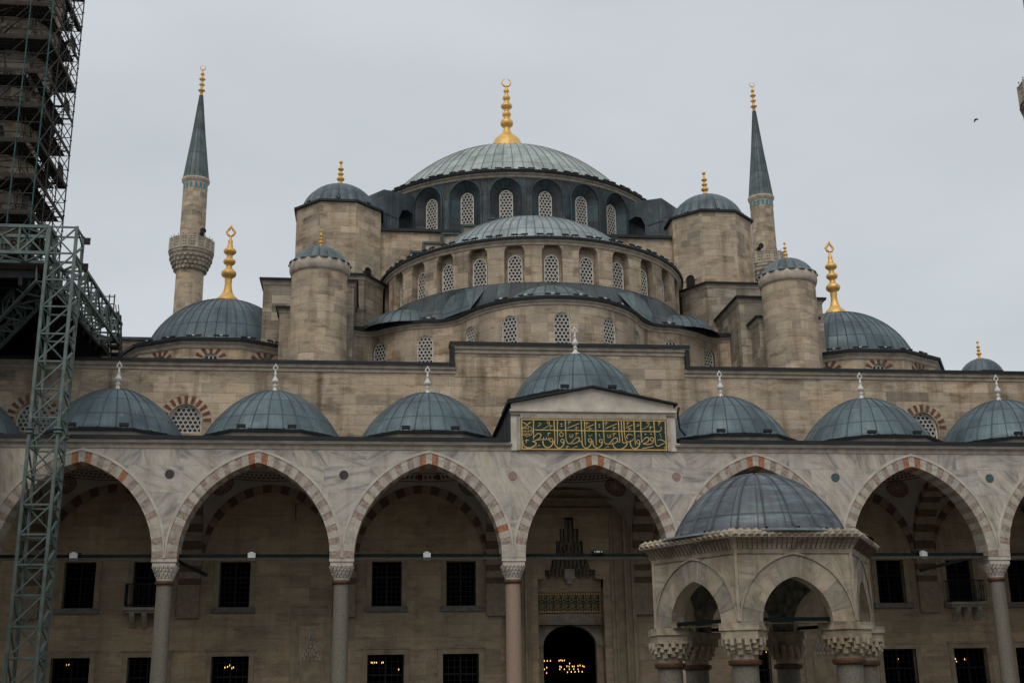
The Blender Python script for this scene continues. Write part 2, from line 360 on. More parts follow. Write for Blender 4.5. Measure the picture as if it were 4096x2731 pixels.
def pierced(mb, u0, u1, z0, z1, ops, P, du=.6, mat=0, rmat=None, zt=None):
    # wall sheet with arched holes; P(u, z, d) -> point, d = depth into the wall
    rmat = mat if rmat is None else rmat
    top = zt or (lambda u: z1)
    def quad(ua, ub, za0, za1, zb0, zb1):
        mb.face([P(ua, za0, 0), P(ub, zb0, 0), P(ub, zb1, 0), P(ua, za1, 0)], mat, [(ua, za0), (ub, zb0), (ub, zb1), (ua, za1)])
    def plainspan(a, b):
        n = max(1, int(math.ceil((b - a) / du)))
        for i in range(n):
            x, y = a + (b - a) * i / n, a + (b - a) * (i + 1) / n
            quad(x, y, z0, top(x), z0, top(y))
    cur = u0
    for o in sorted(ops, key=lambda q: q.u):
        if o.u - o.a > cur + 1e-5: plainspan(cur, o.u - o.a)
        ol = o.outline(); il = o.outline(True); d = o.depth
        zi = o.inner[3] if o.inner else o.zs
        for (xa, za), (xb, zb) in zip(ol, ol[1:]):
            quad(o.u + xa, o.u + xb, za, top(o.u + xa), zb, top(o.u + xb))
            if o.zs > z0 + 1e-4: quad(o.u + xa, o.u + xb, z0, o.zs, z0, o.zs)
        O3 = [P(o.u + x, z, 0) for x, z in ol]; I3 = [P(o.u + x, z, d) for x, z in il]
        for i in range(len(O3) - 1): mb.face([O3[i], O3[i + 1], I3[i + 1], I3[i]], rmat)
        a = o.a; b = o.inner[0] if o.inner else a
        for sgn, k in ((-1, 0), (1, -1)):
            q = [P(o.u + sgn * a, o.zs, 0), O3[k], I3[k], P(o.u + sgn * b, zi, d)]
            mb.face(q if sgn < 0 else q[::-1], rmat)
        mb.face([P(o.u - a, o.zs, 0), P(o.u - b, zi, d), P(o.u + b, zi, d), P(o.u + a, o.zs, 0)], rmat)
        cur = o.u + o.a
    if cur < u1 - 1e-5: plainspan(cur, u1)
def clip_convex(poly, conv):
    for i in range(len(conv)):
        ax, az = conv[i]; bx, bz = conv[(i + 1) % len(conv)]; out = []
        ins = lambda p: (bx - ax) * (p[1] - az) - (bz - az) * (p[0] - ax) >= -1e-9
        for j in range(len(poly)):
            p, q = poly[j], poly[(j + 1) % len(poly)]
            ip, iq = ins(p), ins(q)
            if ip: out.append(p)
            if ip != iq:
                d1 = (bx - ax) * (p[1] - az) - (bz - az) * (p[0] - ax); d2 = (bx - ax) * (q[1] - az) - (bz - az) * (q[0] - ax)
                t = d1 / (d1 - d2); out.append((p[0] + t * (q[0] - p[0]), p[1] + t * (q[1] - p[1])))
        poly = out
        if len(poly) < 3: return []
    return poly
GR = {}
def grille_window(parent, loc, rz, a, h, rise, pitch=.20, hole=.078, frame=.05, name='window'):
    """lattice window facing local -Y, origin at sill middle; h = spring height above the sill"""
    key = (round(a, 3), round(h, 3), round(rise, 3), pitch, frame)
    if key in GR:
        return dup(GR[key], parent, loc, rz)
    fr = MB(); out = [(-a, 0.0), (a, 0.0)] + [(x, h + z) for x, z in reversed(arch_pts(a, rise, 6))]
    b = a - frame; inn = [(-b, frame), (b, frame)] + [(x, h + z) for x, z in reversed(arch_pts(b, max(.05, rise - frame), 6))]
    n = len(out)
    for i in range(n):
        j = (i + 1) % n
        fr.face([(out[i][0], -.05, out[i][1]), (out[j][0], -.05, out[j][1]), (inn[j][0], -.05, inn[j][1]), (inn[i][0], -.05, inn[i][1])])
        fr.face([(inn[i][0], -.05, inn[i][1]), (inn[j][0], -.05, inn[j][1]), (inn[j][0], .0, inn[j][1]), (inn[i][0], .0, inn[i][1])])
        fr.face([(out[j][0], -.05, out[j][1]), (out[i][0], -.05, out[i][1]), (out[i][0], .03, out[i][1]), (out[j][0], .03, out[j][1])])
    o = fr.build(name, 'grille', parent, loc, rz)
    g = MB(); R = pitch / sqrt(3); conv = inn[:]
    ztop = h + rise; nr = int(ztop / (1.5 * R)) + 2; nc = int(2 * a / pitch) + 3
    for i in range(-1, nr):
        for k in range(-nc // 2, nc // 2 + 1):
            cx = k * pitch + (pitch / 2 if i % 2 else 0); cz = frame + R * .6 + i * 1.5 * R
            for q in range(12):
                t0, t1 = radians(30 * q), radians(30 * q + 30)
                def hx(t):
                    s_ = (t % radians(60)) - radians(30); rr = (pitch / 2) / cos(s_); return (cx + rr * cos(t), cz + rr * sin(t))
                poly = [(cx + hole * cos(t0), cz + hole * sin(t0)), hx(t0), hx(t1), (cx + hole * cos(t1), cz + hole * sin(t1))]
                pl = clip_convex(poly, conv)
                if pl:
                    g.face([(x, -.02, z) for x, z in pl])
                i0, i1 = poly[0], poly[3]
                ic = clip_convex([i0, i1, (cx, cz)], conv)
                if ic and q % 2 == 0: g.face([(i0[0], -.02, i0[1]), (i1[0], -.02, i1[1]), (i1[0], .03, i1[1]), (i0[0], .03, i0[1])]) if abs(i0[0]) < b and i0[1] < h + rise * .6 else None
    g.build('lattice', 'grille', o)
    p = MB(); p.face([(x, .035, z) for x, z in out]); p.build('pane', 'dark', o)
    GR[key] = o
    return o

def cap_prof(R, z, h, n=14, skirt=None):
    S = (R * R + h * h) / (2 * h); am = atan2(R, S - h); L = []
    if skirt: L += skirt
    for i in range(n + 1):
        a = am * (1 - i / n); L.append((max(S * sin(a), 1e-4), z + h - S + S * cos(a)))
    return L
def ribs(mb, c, prof, n, w, hgt, a0=0.0, a1=2 * pi, off=.0, mat=0, full=True):
    cnt = n if full else n + 1
    for k in range(cnt):
        a = a0 + (a1 - a0) * (k + off) / n
        rows = []
        for i, (r, z) in enumerate(prof):
            if r < w * n / 2.2 / (2 * pi) * (2 * pi / abs(a1 - a0)) * .5: break
            p0 = prof[max(0, i - 1)]; p1 = prof[min(len(prof) - 1, i + 1)]
            dr, dz = p1[0] - p0[0], p1[1] - p0[1]; l = hypot(dr, dz) or 1; nr, nz_ = dz / l, -dr / l
            def pt(o_, t): rr = r + nr * o_; return (c[0] + rr * sin(a) + t * cos(a), c[1] - rr * cos(a) + t * sin(a), z + nz_ * o_)
            rows.append([pt(-.01, -w / 2), pt(hgt, -w / 4), pt(hgt, w / 4), pt(-.01, w / 2)])
        if len(rows) > 1: mb.grid(rows, [[(float(k), i * .3)] * 4 for i in range(len(rows))], mat, True)
def lead_dome(name, c, R, z, h, npan, mat, parent, n=64, a0=0.0, a1=2 * pi, skirt=None, rw=.07, rh=.05, levels=14, off=0.0):
    mb = MB(); prof = cap_prof(R, z, h, levels, skirt); full = abs(a1 - a0) > 6.28
    mb.revolve(c, prof, n, a0, a1, 0, npan * 2 * pi / abs(a1 - a0) if not full else npan)
    ribs(mb, c, prof, npan, rw, rh, a0, a1, off, 0, full)
    return mb.build(name, mat, parent)
GOLDP = [(0, .216), (.045, .17), (.083, .10), (.14, .062), (.19, .047), (.222, .042), (.235, .078), (.262, .094), (.30, .094), (.335, .07), (.35, .043), (.383, .043), (.40, .06), (.425, .066), (.455, .055), (.47, .038), (.51, .038), (.525, .07), (.548, .086), (.575, .08), (.60, .05), (.65, .03), (.662, .048), (.69, .058), (.715, .052), (.735, .028), (.775, .027), (.79, .042), (.805, .046), (.83, .03), (.86, .014), (.885, .012)]
BALLP = [(0, .20), (.03, .21), (.075, .15), (.12, .07), (.2, .06), (.235, .06), (.25, .11), (.30, .135), (.345, .11), (.36, .05), (.43, .05), (.445, .085), (.48, .10), (.515, .085), (.53, .04), (.6, .04), (.615, .075), (.645, .10), (.665, .10), (.70, .06), (.76, .035), (.84, .025)]
def finial(name, c, z0, H, prof, mat, parent, top='crescent', seg=14, rs=1.0):
    mb = MB(); mb.revolve(c, [(r * H * rs, z0 + t * H) for t, r in prof], seg)
    zt = z0 + prof[-1][0] * H; w = 1 - prof[-1][0]
    if top == 'crescent':
        r = w * H * .55; cz = zt + r * .95; pts = []; rad = []
        for i in range(17):
            t = radians(-90 + 15 + 330 * i / 16 + 0); t = radians(105 + 330 * i / 16)
            pts.append((c[0] + r * cos(t), c[1], cz + r * sin(t))); rad.append(r * (.07 + .22 * (1 - abs(i - 8) / 8)))
        mb.path(pts, rad, 6)
    elif top == 'tulip':
        r = w * H * .5; pts = []
        for x, z in ((0, 0), (.55, .25), (.95, .75), (.55, 1.15), (.28, 1.5), (0, 2.0), (-.28, 1.5), (-.55, 1.15), (-.95, .75), (-.55, .25)): pts.append((c[0] + x * r * .75, c[1], zt + z * r))
        mb.path(pts, r * .22, 6, 0, True)
    elif top == 'ball':
        r = w * H * .4; mb.revolve(c, [(max(1e-4, r * sin(pi * i / 8)), zt + r * (1 - cos(pi * i / 8))) for i in range(9)], 10)
    return mb.build(name, mat, parent)
def band_ring(mb, pts, prof, mat=0, closed=True):
    """sweep a cornice profile [(out, z)] along a plan polyline (outside on the right-hand side when walking it counter-clockwise)"""
    n = len(pts); rows = []
    for i in range(n):
        p = Vector(pts[i]); a = Vector(pts[i - 1]) if (closed or i) else None; b = Vector(pts[(i + 1) % n]) if (closed or i < n - 1) else None
        d1 = (p - a).normalized() if a is not None else (b - p).normalized(); d2 = (b - p).normalized() if b is not None else d1
        n1 = Vector((d1.y, -d1.x)); n2 = Vector((d2.y, -d2.x)); m = (n1 + n2).normalized(); k = 1 / max(.3, m.dot(n1))
        rows.append([(p.x + m.x * o_ * k, p.y + m.y * o_ * k, z) for o_, z in prof])
    if closed: rows.append(rows[0])
    for r0, r1 in zip(rows, rows[1:]):
        for j in range(len(prof) - 1): mb.face([r0[j], r1[j], r1[j + 1], r0[j + 1]], mat)
def circle(c, R, n, a0=0, a1=2 * pi, end=False):
    return [(c[0] + R * sin(a0 + (a1 - a0) * k / n), c[1] - R * cos(a0 + (a1 - a0) * k / n)) for k in range(n + (1 if end else 0))]
def ngon(c, R, n, ph): return [(c[0] + R * sin(ph + 2 * pi * k / n), c[1] - R * cos(ph + 2 * pi * k / n)) for k in range(n)]

# ------------------------------------------------------------------ ground
g = MB(); g.face([(-160, -220, 0), (160, -220, 0), (160, 200, 0), (-160, 200, 0)])
gr = g.build('courtyard_ground', 'paving'); gr['kind'] = 'structure'

# ================================================================== the mosque
mosque = thing('mosque', 'great limestone mosque rising in tiers of grey lead domes behind the portico', 'mosque')
YW, YI = 6.8, 7.5
def PW(u, z, d): return (u, YW + d, z)
# front wall, in horizontal bands with their own openings
wall = MB()
LOWX = [-19.5 - 1.35, -19.5 + 1.35 + .35, -14.42, -7.98, -4.80, 4.80, 8.0, 14.65, 17.95, 20.85]
UPX = [-20.77, -17.95, -14.39, -7.98, -4.78, 4.78, 7.98, 14.6, 17.88, 20.8]
MIHR = [-11.13, 11.13]
low_ops = [Op(x, .77, 1.0, 3.44, 0, .45, None, True) for x in LOWX] + [Op(0, 1.45, 0, 4.6, 1e-3, .6, None, True)]
pierced(wall, -27, 27, 0, 4.6, low_ops, PW, 2.0, 1)
up_ops = [Op(x, .64, 5.43, 7.33, 0, .45, None, True) for x in UPX] + [Op(0, 1.45, 4.6, 8.899, 0, .6, None, True)]
pierced(wall, -27, 27, 4.6, 8.9, up_ops, PW, 2.0, 1)
pierced(wall, -27, 27, 8.9, 11.3, [Op(0, .5, 8.9, 9.3, 0, .6, None, True)], PW, 2.0, 1); pierced(wall, -27, 27, 11.3, 12.75, [], PW, 2.0)
LUN = [-23.3, -16.87, 16.95, 23.4]
pierced(wall, -27, 27, 12.75, 16.0, [Op(x, .72, 12.9, 13.45, .75, .22) for x in LUN], PW, 2.0)
wall.face([(-27, YW + .4, 16), (27, YW + .4, 16), (27, YW, 16), (-27, YW, 16)][::-1])
RX0, RX1 = -5.05, 5.65
wall.box(RX0, RX1, YW - .02, YW + .42, 15.6, 17.0)
wall.build('front_wall', ['ashlar', 'ashlar_inner'], mosque)
co = MB()
PR = [(0, 15.72), (.05, 15.74), (.07, 15.86), (.16, 15.92), (.17, 16.0), (.2, 16.02), (.2, 16.06)]
for a, b in ((-27, RX0 + .05), (RX1 - .05, 27)): band_ring(co, [(a, YW), (b, YW)], PR, 0, False)
PR2 = [(o_, z + .98) for o_, z in PR]; band_ring(co, [(RX0, YW + .4), (RX0, YW - .02), (RX1, YW - .02), (RX1, YW + .4)], PR2, 0, False)
co.build('wall_cornice', 'trim', mosque)
ed = MB()
for a, b in ((-27, RX0 + .02), (RX1 - .02, 27)): ed.box(a, b, YW - .27, YW + .5, 16.06, 16.2)
ed.box(RX0 - .24, RX1 + .24, YW - .29, YW + .5, 17.04, 17.2); ed.box(RX0 - .22, RX0 - .02, YW - .2, YW + .4, 16.2, 17.04); ed.box(RX1 + .02, RX1 + .22, YW - .2, YW + .4, 16.2, 17.04)
ed.build('wall_gutter', 'lead_edge', mosque)
rf = MB(); rf.box(-27, 27, YW + .45, 46, 15.6, 16.0); rf.build('hall_roof', 'lead_roof', mosque)
# dark interior of the hall seen through doors and windows
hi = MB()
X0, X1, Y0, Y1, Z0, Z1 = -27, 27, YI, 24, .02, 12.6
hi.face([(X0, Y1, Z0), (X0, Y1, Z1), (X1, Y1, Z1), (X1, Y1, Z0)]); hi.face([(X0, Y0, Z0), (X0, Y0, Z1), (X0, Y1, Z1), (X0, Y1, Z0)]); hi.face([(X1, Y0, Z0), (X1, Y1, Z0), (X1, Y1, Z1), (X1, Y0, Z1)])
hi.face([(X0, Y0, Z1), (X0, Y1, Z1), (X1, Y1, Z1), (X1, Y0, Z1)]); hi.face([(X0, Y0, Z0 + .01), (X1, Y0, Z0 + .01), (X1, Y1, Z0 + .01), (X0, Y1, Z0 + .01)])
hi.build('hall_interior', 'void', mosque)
# lunette windows with their brick rays
def rays(name, loc, rz, r0, r1, n, parent, mat='brick', zc=0.0, span=170, fill=.42, flat=.92):
    mb = MB()
    for k in range(n):
        t = radians(90 + span / 2 - span * k / (n - 1)); dt = radians(span / (n - 1) * fill / 2)
        q = [(r * cos(t + s_), zc + r * flat * sin(t + s_)) for r, s_ in ((r0, -dt), (r1, -dt), (r1, dt), (r0, dt))]
        lo = [(x, -.012, z) for x, z in q]; hi_ = [(x, .03, z) for x, z in q]
        mb.face(lo)
        for i in range(4): mb.face([lo[i], hi_[i], hi_[(i + 1) % 4], lo[(i + 1) % 4]])
    return mb.build(name, mat, parent, loc, rz)
for x in LUN:
    w = grille_window(mosque, (x, YW + .2, 12.9), 0, .72, .55, .75, .21, .08, .07, 'lunette_window')
    rays('brick_arch', (x, YW - .005, 13.45), 0, .78, 1.12, 11, mosque, 'brick', 0, 176, .5, 1.0)
# lower windows, upper windows: stone surround, sill, iron grating
def barred_window(x, z0, z1, a, parent, first, name):
    if first is not None: return dup(first, parent, (x, YW, z0))
    h = z1 - z0; fw = .22
    f = MB()
    f.box(-a - fw, -a, -.05, .1, 0, h); f.box(a, a + fw, -.05, .1, 0, h); f.box(-a - fw, a + fw, -.05, .1, h, h + fw); f.box(-a - fw - .06, a + fw + .06, -.09, .1, h + fw, h + fw + .07)
    o = f.build(name, 'trim_inner', parent, (x, YW, z0))
    s_ = MB(); s_.box(-a - fw - .05, a + fw + .05, -.14, .12, -.22, 0); s_.build('sill', 'sill', o)
    b = MB()
    for k in range(1, 6): xx = -a + 2 * a * k / 6; b.box(xx - .010, xx + .010, .2, .22, 0, h)
    for k in range(1, 9): zz = h * k / 9; b.box(-a, a, .19, .24, zz - .009, zz + .009)
    b.box(-.035, .035, .3, .36, 0, h); b.box(-a, a, .3, .36, h * .66 - .04, h * .66 + .04)
    for q in ((-a, -a + .06), (a - .06, a)): b.box(q[0], q[1], .3, .36, 0, h)
    b.build('grating', 'black', o)
    return o
fst = None
for x in LOWX:
    r = barred_window(x, 1.0, 3.44, .77, mosque, fst, 'lower_window'); fst = fst or r
fst = None
for x in UPX:
    r = barred_window(x, 5.43, 7.33, .64, mosque, fst, 'upper_window'); fst = fst or r
# small balconies for the callers, left and right
def balcony(x):
    f = MB(); f.box(-.85, .85, -.62, 0, -.12, 0); f.box(-.78, .78, -.5, 0, -.22, -.12)
    o = f.build('balcony', 'trim_brown', mosque, (x, YW - .06, 5.42))
    for xx in (-.5, 0, .5):
        c = MB(); c.prism([(xx - .1, -.5), (xx + .1, -.5), (xx + .1, 0), (xx - .1, 0)], [-.34, -.34, -.8, -.8], -.22); c.build('corbel', 'trim_brown', o)
    r = MB()
    for zz in (.08, .95): r.bar((-.8, -.57, zz), (.8, -.57, zz), .035); r.bar((-.8, -.57, zz), (-.8, 0, zz), .035); r.bar((.8, -.57, zz), (.8, 0, zz), .035)
    for k in range(15): xx = -.8 + 1.6 * k / 14; r.path([(xx, -.57, .08), (xx, -.66, .35), (xx, -.57, .95)], .013, 4)
    for sx in (-.8, .8):
        for k in range(1, 5): r.path([(sx, -.57 * k / 5, .08), (sx, -.57 * k / 5, .95)], .013, 4)
    r.build('railing', 'black', o)
balcony(-17.95); balcony(17.88)
# shallow prayer niches between the windows
for x in MIHR:
    f = MB(); f.box(-.85, -.62, -.07, .02, 0, 5.1); f.box(.62, .85, -.07, .02, 0, 5.1); f.box(-.85, .85, -.07, .02, 5.1, 5.42); f.box(-.62, .62, -.035, .02, 4.75, 5.1); f.box(-.9, .9, -.1, .02, 5.42, 5.5)
    f.box(-.62, -.5, -.03, .02, 0, 4.72); f.box(.5, .62, -.03, .02, 0, 4.72)
    o = f.build('prayer_niche', 'trim_inner', mosque, (x, YW, 0))
    h = MB()
    for k in range(7):
        w_ = .46 * (1 - k / 7.5); z_ = 3.2 + k * .17
        nn = max(2, int(w_ / .07)); 
        for q in range(nn):
            xx = -w_ + 2 * w_ * (q + .5) / nn; h.box(xx - w_ / nn * .72, xx + w_ / nn * .72, -.05 - .012 * (k % 2), .02, z_ + .03 * (q % 2), z_ + .17)
    h.build('stalactite_hood', 'trim_brown', o)
    b = MB(); n = 8
    b.grid([[(.44 * sin(pi * (i / n - .5)), -.012 - .03 * (1 - cos(pi * (i / n - .5))), z) for i in range(n + 1)] for z in (0, 3.2)], None, 0, True, False); b.build('niche_back', 'trim_inner', o)
# ---- the portal
pf = MB()
def molded(a, zt, w, y0, y1):      # n-shaped moulding
    pf.box(-a, -a + w, y0, y1, 0, zt - w); pf.box(a - w, a, y0, y1, 0, zt - w); pf.box(-a, a, y0, y1, zt - w, zt)
for a, zt, w, yo in ((2.85, 10.45, .16, .20), (2.69, 10.29, .22, .10), (2.47, 10.07, .10, .24), (2.37, 9.97, .34, .06), (2.03, 9.63, .09, .20), (1.94, 9.54, .16, .12)): molded(a, zt, w, YW - yo, YW + .01)
pf.build('portal_frame', 'trim_inner', mosque)
pp = MB()      # panel with the stepped stalactite opening
STEP = [(1.45, 6.2), (1.45, 6.55), (1.12, 6.55), (1.12, 6.95), (.9, 6.95), (.78, 7.4), (.6, 7.4), (.6, 8.2), (.42, 8.2), (.42, 8.75), (.2, 8.75), (.2, 9.25), (0, 9.25)]
zs_ = [6.2] + [p[1] for p in STEP[1:]]
prev = None
for (xa, za), (xb, zb) in zip(STEP, STEP[1:]):
    if zb > za:
        for sg in (-1, 1): pp.face([(sg * 1.78, YW - .03, za), (sg * xa, YW - .03, za), (sg * xb, YW - .03, zb), (sg * 1.78, YW - .03, zb)][::sg])
        for sg in (-1, 1): pp.face([(sg * xa, YW - .03, za), (sg * xa, YW + .55, za), (sg * xb, YW + .55, zb), (sg * xb, YW - .03, zb)])
    else:
        for sg in (-1, 1): pp.face([(sg * xa, YW - .03, za), (sg * xa, YW + .55, za), (sg * xb, YW + .55, zb), (sg * xb, YW - .03, zb)])
pp.face([(-1.78, YW - .03, 9.25), (1.78, YW - .03, 9.25), (1.78, YW - .03, 9.4), (-1.78, YW - .03, 9.4)])
for sg in (-1, 1): pp.face([(sg * 1.45, YW - .03, 0), (sg * 1.78, YW - .03, 0), (sg * 1.78, YW - .03, 6.2), (sg * 1.45, YW - .03, 6.2)][::-sg])
pp.build('portal_panel', 'ashlar_inner', mosque)
mu = MB()
for k, (w_, z_) in enumerate([(1.12, 6.75), (.9, 7.1), (.76, 7.45), (.6, 7.8), (.58, 8.1), (.42, 8.45), (.2, 8.8)]):
    nn = max(2, int(w_ / .085)); dpt = .16 + .04 * (6 - k)
    for q in range(nn):
        xx = -w_ + 2 * w_ * (q + .5) / nn; hw = w_ / nn
        e = .10 * abs(q - (nn - 1) / 2) / nn
        mu.prism([(xx - hw * .8, YW + .02 + dpt + e), (xx, YW - .10 + dpt * .6 + e), (xx + hw * .8, YW + .02 + dpt + e), (xx + hw * .8, YW + .56), (xx - hw * .8, YW + .56)], z_ - .12 * (q % 2), z_ + .34)
mu.box(-.22, .22, YW + .1, YW + .5, 6.55, 7.0); mu.box(-.12, .12, YW + .16, YW + .5, 6.35, 6.6)
mu.build('stalactite_vault', 'trim_brown', mosque)
db = MB(); YD = YW + .6
pierced(db, -1.46, 1.46, 0, 9.6, [Op(0, 1.17, 0, 3.75, .86, .35)], lambda u, z, d: (u, YD + d, z), 1.0)
dpo = db.build('door_surround', 'ashlar_inner', mosque)
dm = MB(); pts_o = [(x, 3.75 + z) for x, z in arch_off(1.17, .86, .3, 8)]; pts_i = [(x, 3.75 + z) for x, z in arch_pts(1.17, .86, 8)]
for i in range(len(pts_o) - 1): dm.face([(pts_i[i][0], YD - .05, pts_i[i][1]), (pts_i[i + 1][0], YD - .05, pts_i[i + 1][1]), (pts_o[i + 1][0], YD - .05, pts_o[i + 1][1]), (pts_o[i][0], YD - .05, pts_o[i][1])])
for i in range(len(pts_o) - 1): dm.face([(pts_i[i][0], YD - .05, pts_i[i][1]), (pts_i[i][0], YD + .05, pts_i[i][1]), (pts_i[i + 1][0], YD + .05, pts_i[i + 1][1]), (pts_i[i + 1][0], YD - .05, pts_i[i + 1][1])])
dm.build('door_arch', 'trim_brown', mosque)
# gilt inscription band over the door
ib = MB(); ib.box(-1.44, 1.44, YD - .05, YD + .02, 5.12, 6.02)
ibo = ib.build('inscription_band', 'panel_green', mosque)
dt = MB()
for zz in (5.19, 5.95):
    for k in range(25):
        cx = -1.38 + 2.76 * k / 24; dt.face([(cx + .047 * cos(t), YD - .056, zz + .047 * sin(t)) for t in [2 * pi * q / 10 for q in range(10)]])
for k in range(7):
    for cx in (-1.39, 1.39): dt.face([(cx + .04 * cos(t), YD - .056, 5.29 + .094 * k + .04 * sin(t)) for t in [2 * pi * q / 10 for q in range(10)]])
dt.build('gilt_border', 'panel_gold', ibo)
rnd = random.Random(5); tx = MB()
def ribbon(mb, pts, w, y, thick=.012, taper=True):
    n = len(pts)
    if n < 2: return
    L = []; Rr = []
    for i, p in enumerate(pts):
        a = pts[max(0, i - 1)]; b = pts[min(n - 1, i + 1)]; dx, dz = b[0] - a[0], b[1] - a[1]; l = hypot(dx, dz) or 1
        ww = (w[i] if isinstance(w, (list, tuple)) else w) / 2
        L.append((p[0] - dz / l * ww, y, p[1] + dx / l * ww)); Rr.append((p[0] + dz / l * ww, y, p[1] - dx / l * ww))
    for i in range(n - 1):
        q = [L[i], Rr[i], Rr[i + 1], L[i + 1]]; mb.face(q)
        for s_ in (L, Rr): mb.face([s_[i], s_[i + 1], (s_[i + 1][0], y + thick, s_[i + 1][2]), (s_[i][0], y + thick, s_[i][2])])
for row, zc in ((0, 5.76), (1, 5.38)):
    for k in range(8):
        cx = -1.16 + 2.32 * k / 7
        for q in range(4): xx = cx - .12 + .055 * q; ribbon(tx, [(xx, zc - .05), (xx, zc + .14)], .017, YD - .058)
        ribbon(tx, [(cx - .14, zc - .03), (cx - .1, zc - .12), (cx - .01, zc - .13), (cx + .06, zc - .06), (cx + .11, zc - .1), (cx + .14, zc - .03)], .02, YD - .058)
        ribbon(tx, [(cx + .08, zc + .02), (cx + .12, zc + .09), (cx + .05, zc + .12), (cx + .02, zc + .04)], .017, YD - .058)
ribbon(tx, [(-1.33, 5.57), (1.33, 5.57)], .012, YD - .058)
tx.build('gilt_script', 'panel_gold', ibo)
# stained glass on the far side of the hall
for (x0, x1, z0, z1) in ((-10.0, -9.45, 6.4, 7.65), (-.72, -.2, 4.75, 5.3)):
    sg_ = MB(); sg_.face([(x0, 12.0, z0), (x1, 12.0, z0), (x1, 12.0, z1)] + [(x0 + (x1 - x0) * (.5 + .5 * cos(t)), 12.0, z1 + (x1 - x0) * .5 * sin(t)) for t in (pi / 4, pi / 2, 3 * pi / 4)] + [(x0, 12.0, z1)])
    for p_ in [sg_]: p_.build('stained_window', 'stained', mosque)

# ---- wavy lower tier
HALF = [(0, 7.13), (1.2, 7.28), (2.3, 7.75), (3.3, 8.6), (4.0, 9.55), (4.45, 10.4), (5.0, 11.0), (5.6, 11.3), (6.3, 11.38), (7.1, 11.7), (7.9, 12.25), (8.6, 12.85), (9.3, 13.0), (10.35, 12.4)]
CTRL = [(-x, y) for x, y in HALF[:0:-1]] + HALF
def catmull(P, k=6):
    out = []
    for i in range(len(P) - 1):
        p0, p1, p2, p3 = P[max(0, i - 1)], P[i], P[i + 1], P[min(len(P) - 1, i + 2)]
        for j in range(k):
            t = j / k
            out.append(tuple(.5 * (2 * b + (c - a) * t + (2 * a - 5 * b + 4 * c - d) * t * t + (3 * b - a - 3 * c + d) * t ** 3) for a, b, c, d in zip(p0, p1, p2, p3)))
    return out + [P[-1]]
WAVE = catmull(CTRL); WL = [0.0]
for a, b in zip(WAVE, WAVE[1:]): WL.append(WL[-1] + hypot(b[0] - a[0], b[1] - a[1]))
def wave_at(u, off=0.0):
    i = 0
    u = max(0, min(WL[-1], u))
    while i < len(WL) - 2 and WL[i + 1] < u: i += 1
    t = (u - WL[i]) / (WL[i + 1] - WL[i]); a, b = WAVE[i], WAVE[i + 1]; dx, dy = b[0] - a[0], b[1] - a[1]; l = hypot(dx, dy)
    return a[0] + dx * t - dy / l * off, a[1] + dy * t + dx / l * off, atan2(dy, dx)
def wave_u(x):
    return min((WL[i] + (WL[i + 1] - WL[i]) * ((x - WAVE[i][0]) / (WAVE[i + 1][0] - WAVE[i][0])) for i in range(len(WL) - 1) if WAVE[i][0] <= x <= WAVE[i + 1][0]), default=0)
WX = [-8.45, -6.2, -4.12, -2.4, 0, 2.4, 4.2, 6.25, 8.6]; WU = [wave_u(x) for x in WX]
def PWV(u, z, d): x, y, a = wave_at(u, d); return (x, y, z)
lt = MB(); pierced(lt, 0, WL[-1], 15.6, 19.45, [Op(u, .40, 17.28, 18.45, .46, .12, None, False, 6) for u in WU], PWV, .35)
lt.build('exedra_wall', 'ashlar', mosque)
for u in WU:
    x, y, a = wave_at(u, .10); grille_window(mosque, (x, y, 17.28), a, .40, 1.17, .46, .19, .072, .05, 'exedra_window')
ec = MB(); band_ring(ec, WAVE, [(0, 19.25), (.04, 19.27), (.06, 19.36), (.13, 19.42), (.15, 19.5)], 0, False); ec.build('exedra_cornice', 'trim', mosque)
eg = MB(); band_ring(eg, WAVE, [(.05, 19.5), (.24, 19.5), (.26, 19.64), (.0, 19.66), (-.4, 19.70)], 0, False); eg.build('exedra_gutter', 'lead_edge', mosque)
# sheet-lead skirt between the tiers
SEMI = (0, 17.9); sk = MB(); rows = [[], [], [], []]; uvs = [[], [], [], []]
for i, (x, y) in enumerate(WAVE):
    ph = atan2(x, SEMI[1] - y); tx_, ty_ = SEMI[0] + 8.3 * sin(ph), SEMI[1] - 8.3 * cos(ph)
    for r_, t, dz in ((0, 0, 0), (1, .35, -.40), (2, .7, -.46), (3, 1.0, 0)):
        rows[r_].append((x + (tx_ - x) * t, y + (ty_ - y) * t, 19.66 + (21.2 - 19.66) * t + dz)); uvs[r_].append((ph * 12, t * 2.0))
sk.grid(rows, uvs, 0, False)
for s_ in (-1, 1): sk.face([(s_ * 10.35, 12.4, 19.66), (s_ * 10.35, 17.9, 19.9), (s_ * 8.0, 17.9, 19.9), (s_ * 8.0, 15.0, 20.3)])
sk.build('skirt_roof', 'lead_skirt', mosque)
def exedra(c, R, h, p_, q_, npan, mat):
    mb = MB(); prof = [(R + .25, 19.6), (R + .02, 19.7)] + [(R * t, 19.7 + h * (1 - t ** p_) ** q_) for t in [.998, .98, .95, .9, .84, .77, .7, .6, .5, .4, .3, .2, .1, .001]]
    mb.revolve(c, prof, 72, 0, 2 * pi, 0, npan); ribs(mb, c, prof, npan, .06, .04); mb.build('exedra_dome', mat, mosque)
exedra((0, 11.39), 3.41, 1.84, 1.8, .75, 32, 'lead_exedra')
for s_ in (-1, 1): exedra((s_ * 6.95, 13.75), 2.25, 1.15, 1.8, .6, 28, 'lead_turret')
